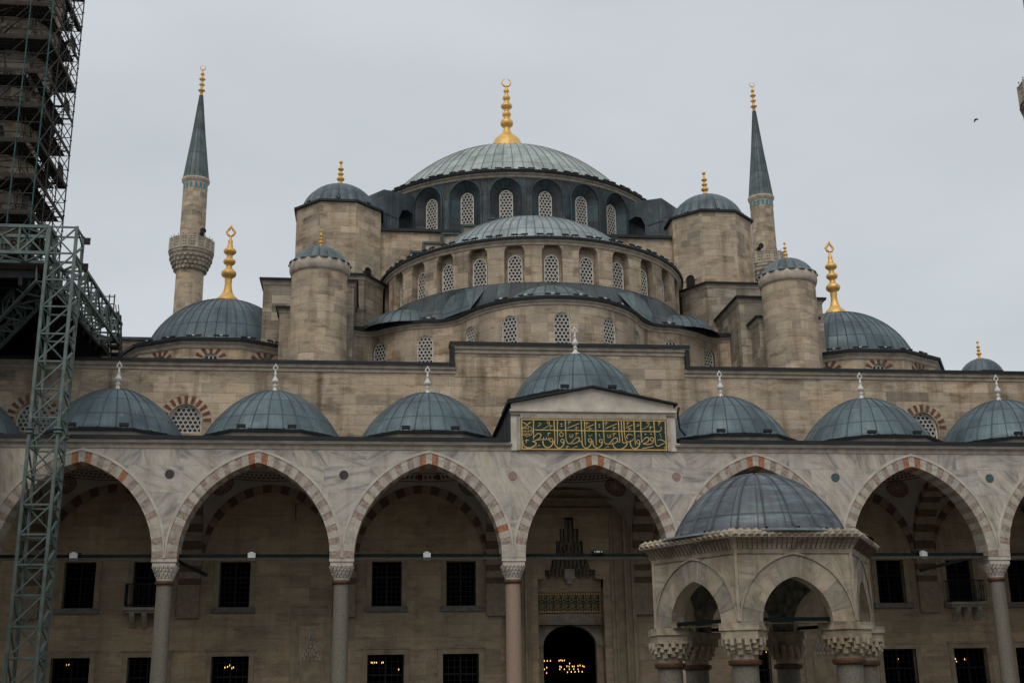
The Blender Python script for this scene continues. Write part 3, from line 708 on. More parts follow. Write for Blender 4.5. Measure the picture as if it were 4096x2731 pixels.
for s_ in (-1, 1):
    fd = MB()      # folded lead plates between the small domes
    A_, B_, C_ = (s_ * 4.25, 10.60, 21.1), (s_ * 5.3, 11.25, 19.76), (s_ * 4.12, 9.65, 19.76); D_ = (s_ * 5.5, 11.7, 20.75); E_ = (s_ * 3.3, 10.2, 21.0)
    for q in ((A_, B_, C_), (A_, D_, B_), (A_, C_, E_)): fd.face(q if s_ > 0 else q[::-1])
    fd.build('folded_roof_plate', 'lead_turret', mosque)
# semi-dome and its drum
sdm = MB(); R8 = 8.25
PS = lambda u, z, d: (SEMI[0] + (R8 - d) * sin(u / R8), SEMI[1] - (R8 - d) * cos(u / R8), z)
SW = [radians(13.1 * k) for k in range(-6, 7)]
pierced(sdm, -R8 * pi / 2, R8 * pi / 2, 20.0, 23.35, [Op(a * R8, .52, 21.2, 22.8, .56, .42, None, False, 7) for a in SW], PS, .5)
# niche backs
for a in SW:
    mbk = [(x, z) for x, z in ([(-.54, 21.15), (.54, 21.15)] + [(x, 22.8 + z) for x, z in reversed(arch_pts(.54, .6, 7))])]
    sdm.face([(SEMI[0] + (R8 - .42) * sin(a) + x * cos(a), SEMI[1] - (R8 - .42) * cos(a) + x * sin(a), z) for x, z in mbk])
sdm.build('semi_dome_drum', 'ashlar', mosque)
for a in SW: grille_window(mosque, (SEMI[0] + (R8 - .36) * sin(a), SEMI[1] - (R8 - .36) * cos(a), 21.25), a, .37, 1.15, .40, .19, .073, .05, 'semi_dome_window')
sc_ = MB(); HC = circle(SEMI, R8, 60, -pi / 2, pi / 2, True)
band_ring(sc_, HC, [(0, 23.2), (.05, 23.22), (.08, 23.32), (.16, 23.38), (.18, 23.46)], 0, False); sc_.build('semi_dome_cornice', 'trim', mosque)
sg = MB(); band_ring(sg, HC, [(.0, 23.46), (.27, 23.46), (.29, 23.58), (.2, 23.62), (-.3, 23.68)], 0, False); sg.build('semi_dome_gutter', 'lead_edge', mosque)
sm = MB(); prof = [(8.35, 23.655), (6.9, 23.70)] + [(6.13 * t, 23.70 + 3.92 * (1 - t ** 1.59) ** .51) for t in [.999, .985, .96, .93, .9, .86, .82, .77, .72, .66, .6, .53, .46, .38, .3, .2, .1]] + [(.001, 27.62)]
sm.revolve(SEMI, prof, 72, -pi / 2, pi / 2, 0, 76); ribs(sm, SEMI, prof, 38, .065, .035, -pi / 2, pi / 2, 0, 0, False); sm.build('semi_dome', 'lead_main', mosque)
up = MB(); band_ring(up, circle(SEMI, R8 + .03, 40, -pi / 2, pi / 2, True), [(0.05, 20.9), (.02, 21.24), (-.05, 21.26)], 0, False); up.build('drum_flashing', 'lead_dark', mosque)
# square base with stepped front
bs = MB(); bs.prism([(-10.8, 18.6), (10.8, 18.6), (10.8, 38.6), (-10.8, 38.6)], 15.8, 27.2)
bs.build('dome_base', 'ashlar', mosque)
be = MB(); be.box(-10.9, 10.9, 18.42, 38.7, 27.2, 27.36); be.build('dome_base_gutter', 'lead_edge', mosque)
st = MB(); sl = MB(); STX = [(-8.35, 24.0), (-7.9, 24.6), (-7.39, 25.2), (-6.77, 25.8), (-6.06, 26.35), (-5.01, 26.93), (-3.91, 27.46), (-2.29, 27.92)]
STX = STX + [(2.29, 27.46), (3.91, 26.93), (5.01, 26.35), (6.06, 25.8), (6.77, 25.2), (7.39, 24.6), (7.9, 24.0)]
for i, (x, z) in enumerate(STX):
    x1 = STX[i + 1][0] if i + 1 < len(STX) else 8.35
    st.box(x, x1, 17.9, 18.58, 20, z - .13)
    zp = STX[i - 1][1] if i else 23.6; zn = STX[i + 1][1] if i + 1 < len(STX) else 23.6
    sl.box(x - .06, x1 + .06, 17.78, 18.6, z - .12, z)
    if z > zp: sl.box(x - .06, x + .10, 17.8, 18.6, zp, z - .12)
    if z > zn: sl.box(x1 - .10, x1 + .06, 17.8, 18.6, zn, z - .12)
st.build('stepped_arch_wall', 'ashlar', mosque); sl.build('stepped_coping', 'lead_dark', mosque)
# main drum and dome
MD = (0, 28.6); RD = 9.7
dr = MB(); PD = lambda u, z, d: (MD[0] + (RD - d) * sin(u / RD), MD[1] - (RD - d) * cos(u / RD), z)
DW = [radians(7.2 + 14.4 * k) for k in range(-7, 7)]
pierced(dr, -RD * pi, RD * pi, 26.8, 30.98, [Op(a * RD, .93, 27.3, 29.95, .96, .5, (.40, .44, 29.9, 27.3), False, 8) for a in DW], PD, .6)
for a in DW:      # raised lead hoods round each window
    for (wa, ra, wb, rb, dd) in ((.93, .96, 1.03, 1.04, .10),):
        I = [(x, 29.95 + z) for x, z in arch_pts(wa, ra, 8)]; O = [(x, 29.95 + z) for x, z in arch_pts(wb, rb, 8)]
        I = [(-wa, 27.3)] + I + [(wa, 27.3)]; O = [(-wb, 27.3)] + O + [(wb, 27.3)]
        T = lambda x, z, d: PD(a * RD + x, min(z, 30.97), d)
        for i in range(len(I) - 1):
            dr.face([T(*I[i], -dd), T(*I[i + 1], -dd), T(*O[i + 1], -dd), T(*O[i], -dd)]); dr.face([T(*O[i], -dd), T(*O[i + 1], -dd), T(*O[i + 1], 0), T(*O[i], 0)]); dr.face([T(*I[i + 1], -dd), T(*I[i], -dd), T(*I[i], .0), T(*I[i + 1], .0)])
dr.build('dome_drum', 'lead_dark', mosque)
for a in DW[1:-1]: grille_window(mosque, (MD[0] + (RD - .47) * sin(a), MD[1] - (RD - .47) * cos(a), 27.3), a, .40, 2.6, .44, .205, .078, .05, 'drum_window')
CI = circle(MD, RD, 96)
dc = MB(); band_ring(dc, CI, [(0, 30.95), (.08, 30.98), (.10, 31.08), (.2, 31.14), (.24, 31.22)]); dc.build('drum_cornice', 'trim_brown', mosque)
dg = MB(); band_ring(dg, CI, [(.0, 31.22), (.34, 31.22), (.37, 31.32), (.25, 31.36), (-.2, 31.4)]); dg.build('drum_gutter', 'lead_edge', mosque)
PRM = [(10.02, 31.38), (9.6, 31.42)] + [(9.22 * t, 31.43 + 5.13 * (1 - t ** 2.55) ** 1.09) for t in [1 - k / 20 for k in range(20)]] + [(.001, 36.56)]
mm = MB(); mm.revolve(MD, PRM, 126, 0, 2 * pi, 0, 84); ribs(mm, MD, PRM, 84, .065, .035); md = mm.build('main_dome', 'lead_main', mosque)
finial('finial', MD, 38.0, 4.68, [(-.33, .36), (-.2, .28), (-.08, .225), (0, .19), (.04, .15)] + [(.075, .115), (.105, .08)] + GOLDP[3:], 'gold', md, 'crescent', 20)
# lead-clad buttresses between drum and corner turrets
for s_ in (-1, 1):
    o2 = Vector((s_ * -10.8, 9.4)).normalized(); t0 = Vector((s_ * 10.8, 19.2)); q = Vector((o2.y, -o2.x))
    mb = MB()
    L0, L1 = 1.7, 5.3
    def P3(l, w, z): p = t0 + o2 * l + q * w; return (p.x, p.y, z)
    w = 1.15
    prof_top = [(L0, 28.9), (2.28, 28.95), (2.3, 30.35), (3.6, 30.5), (L1, 30.66)]
    hole = [(3.5, 27.3), (3.5, 28.9), (3.75, 29.45), (4.15, 29.6), (4.6, 29.45), (4.8, 28.9), (4.8, 27.3)]
    for sw in (-1, 1):
        # side wall with an arched passage
        ring = [(L0, 27.2), (3.5, 27.2)] + hole[1:-1] + [(4.8, 27.2), (L1, 27.2)] + [(l, z) for l, z in reversed(prof_top)]
        f = [P3(l, sw * w, z) for l, z in ring]; mb.face(f if sw * s_ > 0 else f[::-1])
    for a_, b_ in zip(prof_top, prof_top[1:]): mb.face([P3(a_[0], -w, a_[1]), P3(b_[0], -w, b_[1]), P3(b_[0], w, b_[1]), P3(a_[0], w, a_[1])])
    for a_, b_ in zip(hole, hole[1:]): mb.face([P3(a_[0], -w, a_[1]), P3(a_[0], w, a_[1]), P3(b_[0], w, b_[1]), P3(b_[0], -w, b_[1])])
    for sw in (-1, 1):
        for l in (2.85, 3.35): mb.bar(P3(l, sw * (w + .01), 27.3), P3(l, sw * (w + .01), 30.35), .05)
        mb.bar(P3(2.3, sw * (w + .01), 28.9), P3(3.4, sw * (w + .01), 28.8), .05)
    mb.build('drum_buttress', 'lead_roof', mosque)
# corner turrets
BTN = {-1: None, 1: None}
for s_ in (-1, 1):
    c = (s_ * 10.84, 19.2); ze = 28.2 if s_ < 0 else 28.28
    mb = MB(); mb.prism(ngon(c, 2.565, 8, pi / 8), 15.8, ze); body = mb.build('corner_turret', 'ashlar_small', mosque)
    e = MB(); e.prism(ngon(c, 2.72, 8, pi / 8), ze, ze + .13); e.build('turret_gutter', 'lead_edge', body)
    lob = lambda a, t: 1 + .075 * abs(sin(12 * a)) ** .7 * (1 - t) ** .3 - .04
    dmb = MB(); prof = cap_prof(2.2, ze + .13, 1.85, 12); prof.insert(0, (2.3, ze + .12))
    dmb.revolve(c, prof, 120, 0, 2 * pi, 0, 24, True, lob); dmb.build('turret_dome', 'lead_turret', body)
    finial('turret_finial', c, ze + 1.9, 1.75, BALLP, 'gold', body, 'ball', 12)
    sgn = -s_; a = sgn * pi / 4
    dmo = MB(); w_ = .28
    px, py = c[0] + 2.38 * sin(a), c[1] - 2.38 * cos(a)
    def T(x, d, z): return (px + x * cos(a) + d * sin(a), py + x * sin(a) - d * cos(a), z)
    ol = [(-w_, 23.2), (w_, 23.2)] + [(x, 24.3 + z) for x, z in reversed(arch_pts(w_, .3, 5))]
    dmo.face([T(x, .004, z) for x, z in ol]); dmo.build('turret_doorway', 'void', body)
    dmh = MB(); ii = [(x, 24.3 + z) for x, z in arch_pts(w_ + .02, .32, 5)]; oo = [(x, 24.3 + z) for x, z in arch_pts(w_ + .14, .44, 5)]
    for i in range(len(ii) - 1): dmh.face([T(ii[i][0], .06, ii[i][1]), T(ii[i + 1][0], .06, ii[i + 1][1]), T(oo[i + 1][0], .06, oo[i + 1][1]), T(oo[i][0], .06, oo[i][1])]); dmh.face([T(oo[i][0], .06, oo[i][1]), T(oo[i + 1][0], .06, oo[i + 1][1]), T(oo[i + 1][0], 0, oo[i + 1][1]), T(oo[i][0], 0, oo[i][1])]); dmh.face([T(ii[i + 1][0], .06, ii[i + 1][1]), T(ii[i][0], .06, ii[i][1]), T(ii[i][0], 0, ii[i][1]), T(ii[i + 1][0], 0, ii[i + 1][1])])
    dmh.build('doorway_hood', 'trim', body)
    # stepped pier blocks in front of the turret
    def blk(name, poly, z, mat, rooflip=.16):
        poly = poly if s_ > 0 else [(-x, y) for x, y in reversed(poly)]
        b = MB(); b.prism(poly, 15.8, z - .13); o = b.build(name, mat, mosque)
        k = MB(); band_ring(k, poly, [(0, z - .32), (.03, z - .30), (.05, z - .2), (.11, z - .14), (.12, z - .12)]); k.build('block_moulding', 'trim', o)
        k = MB(); band_ring(k, poly, [(0, z - .12), (rooflip + .02, z - .12), (rooflip + .04, z), (0, z + .02)]); k.face([(x, y, z + .02) for x, y in poly]); k.build('block_coping', 'lead_edge', o)
    blk('pier_block', [(9.3, 14.8), (12.8, 14.8), (12.8, 19), (8.3, 19), (8.3, 16.4)], 23.25, 'ashlar_grimy')
    blk('stair_block', [(9.75, 10.8), (14.15, 10.8), (14.15, 17), (9.75, 17)], 21.1 if s_ > 0 else 21.5, 'ashlar_grimy')
    blk('low_block', [(10.25, 9.4), (13.2, 9.4), (13.2, 14), (10.25, 14)], 19.6, 'ashlar_grimy')
    # round stair turret
    c = (-11.33, 8.62) if s_ < 0 else (11.62, 8.62)
    t = MB(); t.revolve(c, [(1.36, 15.7), (1.33, 18.0), (1.31, 20.95)], 48); tb = t.build('stair_turret', 'ashlar_small', mosque)
    t = MB(); t.revolve(c, [(1.31, 20.86), (1.36, 20.88), (1.4, 20.98), (1.43, 21.08), (1.43, 21.40), (1.2, 21.43)], 48)
    t.build('scalloped_rim', 'trim', tb)
    lob = lambda a, t_: 1 + .10 * abs(sin(9 * a)) ** .7 * (1 - t_) ** .35 - .05
    t = MB(); t.revolve(c, [(1.43, 21.38), (1.40, 21.47)] + cap_prof(1.24, 21.58, .80, 10), 144, 0, 2 * pi, 0, 18, True, lob); t.build('turret_dome', 'lead_turret', tb)
    finial('turret_finial', c, 22.33, .98, BALLP, 'gold', tb, 'ball', 12)
    # corner dome
    c = (s_ * 16.3, 14.4)
    d = MB(); A = 5.05 * cos(radians(15))
    PG = ngon(c, 5.05, 12, radians(15))
    for k in range(12):
        p, q_ = PG[k], PG[(k + 1) % 12]; l = hypot(q_[0] - p[0], q_[1] - p[1])
        PP = lambda u, z, dd, p=p, q_=q_, l=l: (p[0] + (q_[0] - p[0]) * u / l - (q_[1] - p[1]) / l * dd, p[1] + (q_[1] - p[1]) * u / l + (q_[0] - p[0]) / l * dd, z)
        pierced(d, 0, l, 15.8, 17.75, [Op(l / 2, .38, 16.3, 16.9, .42, .14, None, False, 5)], PP, 3)
    dro = d.build('corner_drum', 'ashlar', mosque)
    for k in range(12):
        a = radians(30 + 30 * k)
        if s_ * sin(a) < -2 or cos(a) < -.1: continue
        p = (c[0] + A * sin(a), c[1] - A * cos(a))
        grille_window(dro, (p[0] - .12 * sin(a), p[1] + .12 * cos(a), 16.3), a, .38, .6, .42, .2, .075, .05, 'drum_window')
        rays('brick_arch', (p[0], p[1], 16.9), a, .44, .78, 7, dro, span=180, fill=.5)
    k_ = MB(); band_ring(k_, PG, [(0, 17.5), (.05, 17.55), (.08, 17.68), (.16, 17.76), (.18, 17.84)]); k_.build('drum_cornice', 'trim', dro)
    k_ = MB(); band_ring(k_, PG, [(0, 17.84), (.3, 17.84), (.32, 17.98), (.1, 18.02), (-.3, 18.1)]); k_.build('drum_gutter', 'lead_edge', dro)
    CDP = [(4.9, 18.04), (4.2, 18.08)] + [(3.9 * t, 18.1 + 3.28 * (1 - t ** 2.0) ** .59) for t in [.998, .985, .96, .93, .89, .84, .78, .72, .65, .57, .49, .4, .3, .2, .1, .0003]]
    cm = MB(); cm.revolve(c, CDP, 96, 0, 2 * pi, 0, 48); ribs(cm, c, CDP[1:], 48, .06, .04); cd = cm.build('corner_dome', 'lead_blue', mosque)
    TUL = [(r * .9 if 0 else t, r) for t, r in GOLDP]
    finial('finial', c, 21.3, 4.35, [(0, .135), (.03, .14), (.07, .12), (.10, .085), (.14, .06), (.2, .045), (.26, .04), (.3, .045), (.325, .04), (.345, .075), (.37, .09), (.40, .088), (.43, .06), (.45, .038), (.49, .036), (.505, .06), (.53, .075), (.555, .068), (.575, .036), (.62, .034), (.635, .06), (.66, .078), (.685, .07), (.71, .04), (.77, .025), (.80, .03), (.81, .02), (.86, .012)], 'gold', cd, 'tulip', 16)
# gallery roof block at the far left, small domed turret at the far right
b = MB(); b.box(-22.6, -19.2, 14, 24, 15.8, 19.15); gb = b.build('gallery_block', 'ashlar', mosque)
b = MB(); b.box(-22.75, -19.05, 13.85, 24.3, 19.15, 19.3); b.face([(-22.7, 13.9, 19.31), (-19.1, 13.9, 19.31), (-20.9, 17, 19.75)]); b.face([(-19.1, 13.9, 19.31), (-19.1, 24, 19.31), (-20.9, 17, 19.75)]); b.build('gallery_roof', 'lead_roof', gb)
b = MB(); b.prism(ngon((27.3, 20), 1.35, 8, pi / 8), 15.5, 19.5); gt = b.build('gallery_turret', 'ashlar', mosque)
b = MB(); b.prism(ngon((27.3, 20), 1.5, 8, pi / 8), 19.5, 19.6); b.build('turret_gutter', 'lead_edge', gt)
b = MB(); b.revolve((27.3, 20), [(1.32, 19.6)] + cap_prof(1.2, 19.66, .98, 9), 64, 0, 2 * pi, 0, 16, True, lambda a, t: 1 + .05 * abs(sin(8 * a)) * (1 - t) ** .4); b.build('turret_dome', 'lead_turret', gt)
finial('turret_finial', (27.3, 20), 20.6, 1.2, BALLP, 'gold', gt, 'ball', 10)

# ================================================================== the portico
portico = thing('portico', 'marble portico of striped pointed arches carrying a row of small lead domes', 'portico')
S = 6.5; ZS = 6.73; AH = 2.80; RISE = 3.60; RW = .42; TH = .9
CX = [S * (k - 3.5) for k in range(8)]
BX = [S * k for k in range(-3, 4)]
EA = arch_off(AH, RISE, RW)[0]; EH = -EA[0]; ER = arch_off(AH, RISE, RW, 12)[12][1]
fw = MB(); PF = lambda u, z, d: (u, d, z)
pierced(fw, -22.75, 24, ZS + .02, 10.9, [Op(x, EH - .015, ZS + .02, ZS + .02, ER - .015, TH, None, False, 12) for x in BX], PF, 3)
fw.face([(-22.75, 0, 10.9), (24, 0, 10.9), (24, 0, 11.16), (-22.75, 0, 11.16)]); fw.face([(-22.75, TH, ZS), (-22.75, TH, 11.2), (24, TH, 11.2), (24, TH, ZS)][:0] or [(24, TH, 10.8), (-22.75, TH, 10.8), (-22.75, TH, 11.2), (24, TH, 11.2)])
fw.build('spandrel_wall', 'marble', portico)
def voussoir_arch(name, x, parent):
    mb = MB(); n = 42; I = arch_pts(AH, RISE, n); O = arch_off(AH, RISE, RW, n)
    # equal-angle stones: n per side, grouped 2 steps per stone
    m = len(I); stones = 43; rnd = random.Random(int(x * 7) + 3)
    bounds = [round((m - 1) * i / stones) for i in range(stones + 1)]
    for q in range(stones):
        k = abs(q - stones // 2); mt = 0 if k % 2 == 0 else (2 if k == 1 else 1)
        if mt == 1 and k > 15 and rnd.random() < .35: mt = 0
        if mt == 1 and rnd.random() < .012: mt = 2
        for i in range(bounds[q], bounds[q + 1]):
            a, b, c, d = I[i], I[i + 1], O[i + 1], O[i]; y = -.022 - .006 * (q % 2)
            uv = [(p[0] + q * 3.1, p[1] + q * 1.7) for p in (a, b, c, d)]
            mb.face([(a[0], y, a[1]), (b[0], y, b[1]), (c[0], y, c[1]), (d[0], y, d[1])], mt, uv)
            mb.face([(b[0], y, b[1]), (a[0], y, a[1]), (a[0], TH, a[1]), (b[0], TH, b[1])], mt, [(q * 1.3, 0), (q * 1.3 + .1, 0), (q * 1.3 + .1, 1), (q * 1.3, 1)])
            mb.face([(d[0], TH, d[1]), (c[0], TH, c[1]), (b[0], TH, b[1]), (a[0], TH, a[1])], mt, uv)
    for (w0, w1, y) in ((RW - .012, RW + .05, -.05), (RW + .05, RW + .085, -.03)):
        A = arch_off(AH, RISE, w0, 20); B = arch_off(AH, RISE, w1, 20); B = [(max(-3.245, min(3.245, p[0])), p[1]) for p in B]
        for i in range(len(A) - 1):
            mb.face([(A[i][0], y, A[i][1]), (A[i + 1][0], y, A[i + 1][1]), (B[i + 1][0], y, B[i + 1][1]), (B[i][0], y, B[i][1])], 3)
            mb.face([(B[i][0], y, B[i][1]), (B[i + 1][0], y, B[i + 1][1]), (B[i + 1][0], .01, B[i + 1][1]), (B[i][0], .01, B[i][1])], 3); mb.face([(A[i + 1][0], y, A[i + 1][1]), (A[i][0], y, A[i][1]), (A[i][0], .0, A[i][1]), (A[i + 1][0], .0, A[i + 1][1])], 3)
    return mb.build(name, ['marble_v', 'breccia', 'porphyry', 'trim_light'], parent, (x, 0, ZS))
for x in BX: voussoir_arch('striped_arch', x, portico)
# columns with stalactite capitals
def column(x, mat, first=None):
    mb = MB(); mb.revolve((0, 0), [(.42, 0), (.42, .18), (.36, .24), (.40, .32), (.33, .42), (.315, .5), (.30, 3), (.285, 5.80)], 24)
    o = mb.build('column', mat, portico, (x, TH / 2, 0))
    if first is None:
        b = MB(); b.revolve((0, 0), [(.29, 5.78), (.335, 5.80), (.35, 5.86), (.335, 5.92), (.29, 5.94)], 24); b.build('bronze_collar', 'bronze', o)
        k = MB()
        k.revolve((0, 0), [(.30, 5.93), (.31, 6.0)], 24)
        for t, (z, r, nn) in enumerate([(6.0, .33, 16), (6.12, .38, 16), (6.24, .42, 20), (6.34, .45, 20)]):
            for q in range(nn):
                a = 2 * pi * (q + .5 * (t % 2)) / nn; sq = 1 / max(abs(cos(a)), abs(sin(a))); rr = r * (1 + (min(sq, 1.3) - 1) * t / 4.0)
                ca, sa = cos(a), sin(a); w_ = pi * rr / nn * .8
                P = lambda rad, tt, z_: (rad * ca - tt * sa, rad * sa + tt * ca, z_)
                k.face([P(rr * .88, 0, z - .04), P(rr, w_, z + .05), P(rr, w_, z + .125), P(rr, -w_, z + .125), P(rr, -w_, z + .05)][::-1])
                k.face([P(rr * .88, 0, z - .04), P(rr, -w_, z + .05), P(rr * .8, -w_, z + .05)]); k.face([P(rr * .88, 0, z - .04), P(rr * .8, w_, z + .05), P(rr, w_, z + .05)])
                for sw in (-1, 1): k.face([P(rr, sw * w_, z + .05), P(rr * .78, sw * w_, z + .05), P(rr * .78, sw * w_, z + .125), P(rr, sw * w_, z + .125)])
            k.revolve((0, 0), [(r * .86, z - .02), (r * .86, z + .12), (r * 1.0, z + .121)], 24)
        k.prism([(-.42, -.42), (.42, -.42), (.42, .42), (-.42, .42)], 6.44, 6.6); k.prism([(-.46, -.46), (.46, -.46), (.46, .46), (-.46, .46)], 6.6, 6.73)
        k.build('capital', 'trim_light', o)
    else:
        for ch in first.children: dup(ch, o)
    return o
fst = None
for x, m in zip(CX, ['granite_grey', 'granite_grey', 'granite_grey', 'granite_pink', 'granite_pink', 'granite_grey', 'granite_grey', 'granite_grey']):
    r = column(x, m, fst); fst = fst or r
# impost blocks above the capitals
for x in CX:
    b = MB(); b.prism([(x - .46, -.015), (x + .46, -.015), (x + .46, TH), (x - .46, TH)], 6.735, 6.90); b.build('impost', 'breccia', portico)
# tie rods
for x in BX:
    b = MB(); b.box(x - AH - .1, x + AH + .1, TH / 2 - .06, TH / 2 + .06, 6.78, 6.92)
    for k in (-.5, .5): b.box(x + k * AH - .008, x + k * AH + .008, TH / 2 - .064, TH / 2 - .06, 6.78, 6.92)
    b.build('tie_rod', 'iron', portico)
# porphyry discs
for x, m in zip(CX[1:7], ['med1', 'med1', 'med2', 'med2', 'med3', 'med3']):
    b = MB(); b.face([(x + .175 * cos(2 * pi * k / 28), -.016, 9.87 + .175 * sin(2 * pi * k / 28)) for k in range(28)]); b.face([(x + .175 * cos(2 * pi * k / 28), .004, 9.87 + .175 * sin(2 * pi * k / 28)) for k in reversed(range(28))])
    for k in range(28):
        t0, t1 = 2 * pi * k / 28, 2 * pi * (k + 1) / 28; b.face([(x + .175 * cos(t0), .004, 9.87 + .175 * sin(t0)), (x + .175 * cos(t1), .004, 9.87 + .175 * sin(t1)), (x + .175 * cos(t1), -.016, 9.87 + .175 * sin(t1)), (x + .175 * cos(t0), -.016, 9.87 + .175 * sin(t0))])
    b.build('stone_disc', m, portico)
# cornice, lead gutter
GX = 3.28
k = MB()
for a, b in ((-22.9, -GX + .02), (GX - .04, 24)):
    band_ring(k, [(a, 0), (b, 0)], [(0, 10.84), (.03, 10.85), (.045, 10.98), (.12, 11.05)], 0, False); band_ring(k, [(a, 0), (b, 0)], [(.12, 11.05), (.16, 11.06), (.17, 11.1), (.2, 11.11), (.2, 11.16)], 1, False)
# the cornice climbs round the inscription
for sx in (-1, 1): k.box(min(sx * 2.93, sx * 3.30), max(sx * 2.93, sx * 3.30), -.09, .02, 10.86, 12.18, 1); k.box(min(sx * 2.93, sx * 3.06), max(sx * 2.93, sx * 3.06), -.15, .02, 10.86, 12.18, 0)
k.box(-2.93, 2.93, -.14, .02, 12.12, 12.30, 0); k.box(-3.3, 3.3, -.10, .02, 12.30, 12.40, 1); k.box(-3.34, 3.34, -.2, .02, 12.40, 12.5, 1)
for q in range(46): xx = -2.9 + 5.8 * (q + .5) / 46; k.prism([(xx - .05, -.16), (xx + .05, -.16), (xx + .02, -.05), (xx - .02, -.05)], 12.13, 12.28, 0)
k.build('cornice', ['trim_brown', 'trim_light'], portico)
k = MB()
for a, b in ((-22.9, -GX - .1), (GX + .12, 24)): k.box(a, b, -.26, .35, 11.16, 11.31)
k.build('gutter', 'lead_edge', portico)
# roof sheet with a round hole under each dome, vaults below
YC = 3.83
rf = MB(); vl = None
def vault_bay(x, parent, ornate=0):
    mb = MB(); Rv = 4.05; zc = 7.75; n = 26; x0, x1, y0, y1 = -2.82, 2.82, TH - YC, YW - YC - .04
    rows = []; 
    for i in range(n + 1):
        row = []
        for j in range(n + 1):
            X = x0 + (x1 - x0) * i / n; Y = y0 + (y1 - y0) * j / n
            row.append((X, Y, zc + sqrt(max(.05, Rv * Rv - X * X - Y * Y))))
        rows.append(row)
    mb.grid(rows, None, 0, True, True)
    o = mb.build('vault', 'plaster', parent, (x, YC, 0))
    # painted ring
    b = MB(); nseg = 80; R0 = 2.72
    def SP(r, a, lift=.012): z = zc + sqrt(Rv * Rv - r * r); f = 1 - lift / Rv; return (r * sin(a) * f, -r * cos(a) * f, zc + (z - zc) * f)
    for q in range(nseg):
        a0, a1 = 2 * pi * q / nseg, 2 * pi * (q + .62) / nseg; a2 = 2 * pi * (q + 1) / nseg; am = (a0 + a1) / 2
        b.face([SP(R0 - .03, a0), SP(R0 - .03, a2), SP(R0, a2), SP(R0, a0)]); b.face([SP(R0 - .40, a0), SP(R0 - .40, a2), SP(R0 - .37, a2), SP(R0 - .37, a0)])
        if ornate == 0:
            b.face([SP(R0 - .30, a0), SP(R0 - .30, a1), SP(R0 - .24, a1), SP(R0 - .24, a0)]); b.face([SP(R0 - .30, a0), SP(R0 - .24, am), SP(R0 - .10, a1), SP(R0 - .16, am)]); b.face([SP(R0 - .16, am), SP(R0 - .16, a2), SP(R0 - .10, a2), SP(R0 - .10, am)])
        else:
            b.face([SP(R0 - .2, a0), SP(R0 - .32, am), SP(R0 - .2, a1), SP(R0 - .08, am)])
            if q % 4 == 0: b.face([SP(R0 - .33, a0), SP(R0 - .33, a2), SP(R0 - .08, a2), SP(R0 - .08, a0)])
    b.build('painted_frieze', 'paint_red', o)
    for sx in (-1, 1):
        for sy in (-1, 1):
            el = Vector((sx * 2.02, sy * 2.2, 0)); el.z = sqrt(Rv * Rv - el.x ** 2 - el.y ** 2); nrm = el.normalized(); u = Vector((-nrm.y, nrm.x, 0)).normalized(); v = nrm.cross(u)
            m = MB()
            def CP(r, t): d = (el + u * (r * cos(t)) + v * (r * sin(t))).normalized() * (Rv - .02); return (d.x, d.y, zc + d.z)
            for q in range(28):
                t0 = 2 * pi * q / 28; m.face([CP(.42, t0), CP(.50, t0 + .02), CP(.50, t0 + .15), CP(.42, t0 + .17)])
            for ring, nn, r0, r1 in ((0, 18, .30, .39), (1, 12, .19, .28), (2, 8, .08, .17)):
                for q in range(nn):
                    t0 = 2 * pi * (q + .5 * (ring % 2)) / nn; dt = pi / nn * .95; m.face([CP(r0, t0), CP((r0 + r1) / 2, t0 - dt), CP(r1, t0), CP((r0 + r1) / 2, t0 + dt)])
            for r0 in (.405, .29): 
                for q in range(36): t0, t1 = 2 * pi * q / 36, 2 * pi * (q + 1) / 36; m.face([CP(r0, t0), CP(r0, t1), CP(r0 + .012, t1), CP(r0 + .012, t0)])
            m.build('painted_roundel', 'paint_red', o)
    return o
v0 = None
for i, x in enumerate(BX):
    if x == -S: vault_bay(x, portico, 1)
    elif v0 is None: v0 = vault_bay(x, portico)
    else: dup(v0, portico, (x, YC, 0))
def hole_sheet(mb, x0, x1, y0, y1, c, r, z, n=32):
    for q in range(n):
        a0, a1 = 2 * pi * q / n, 2 * pi * (q + 1) / n
        def edge(a):
            dx, dy = cos(a), sin(a); t = min((((x1 if dx > 0 else x0) - c[0]) / dx) if abs(dx) > 1e-9 else 1e9, (((y1 if dy > 0 else y0) - c[1]) / dy) if abs(dy) > 1e-9 else 1e9); return (c[0] + dx * t, c[1] + dy * t, z)
        mb.face([(c[0] + r * cos(a0), c[1] + r * sin(a0), z), edge(a0), edge(a1), (c[0] + r * cos(a1), c[1] + r * sin(a1), z)])
for x in BX + [-26.0]: hole_sheet(rf, x - 3.25, x + 3.25, -.1, YW, (x, YC), 2.35, 11.30)
rf.build('flat_roof', 'lead_roof', portico)
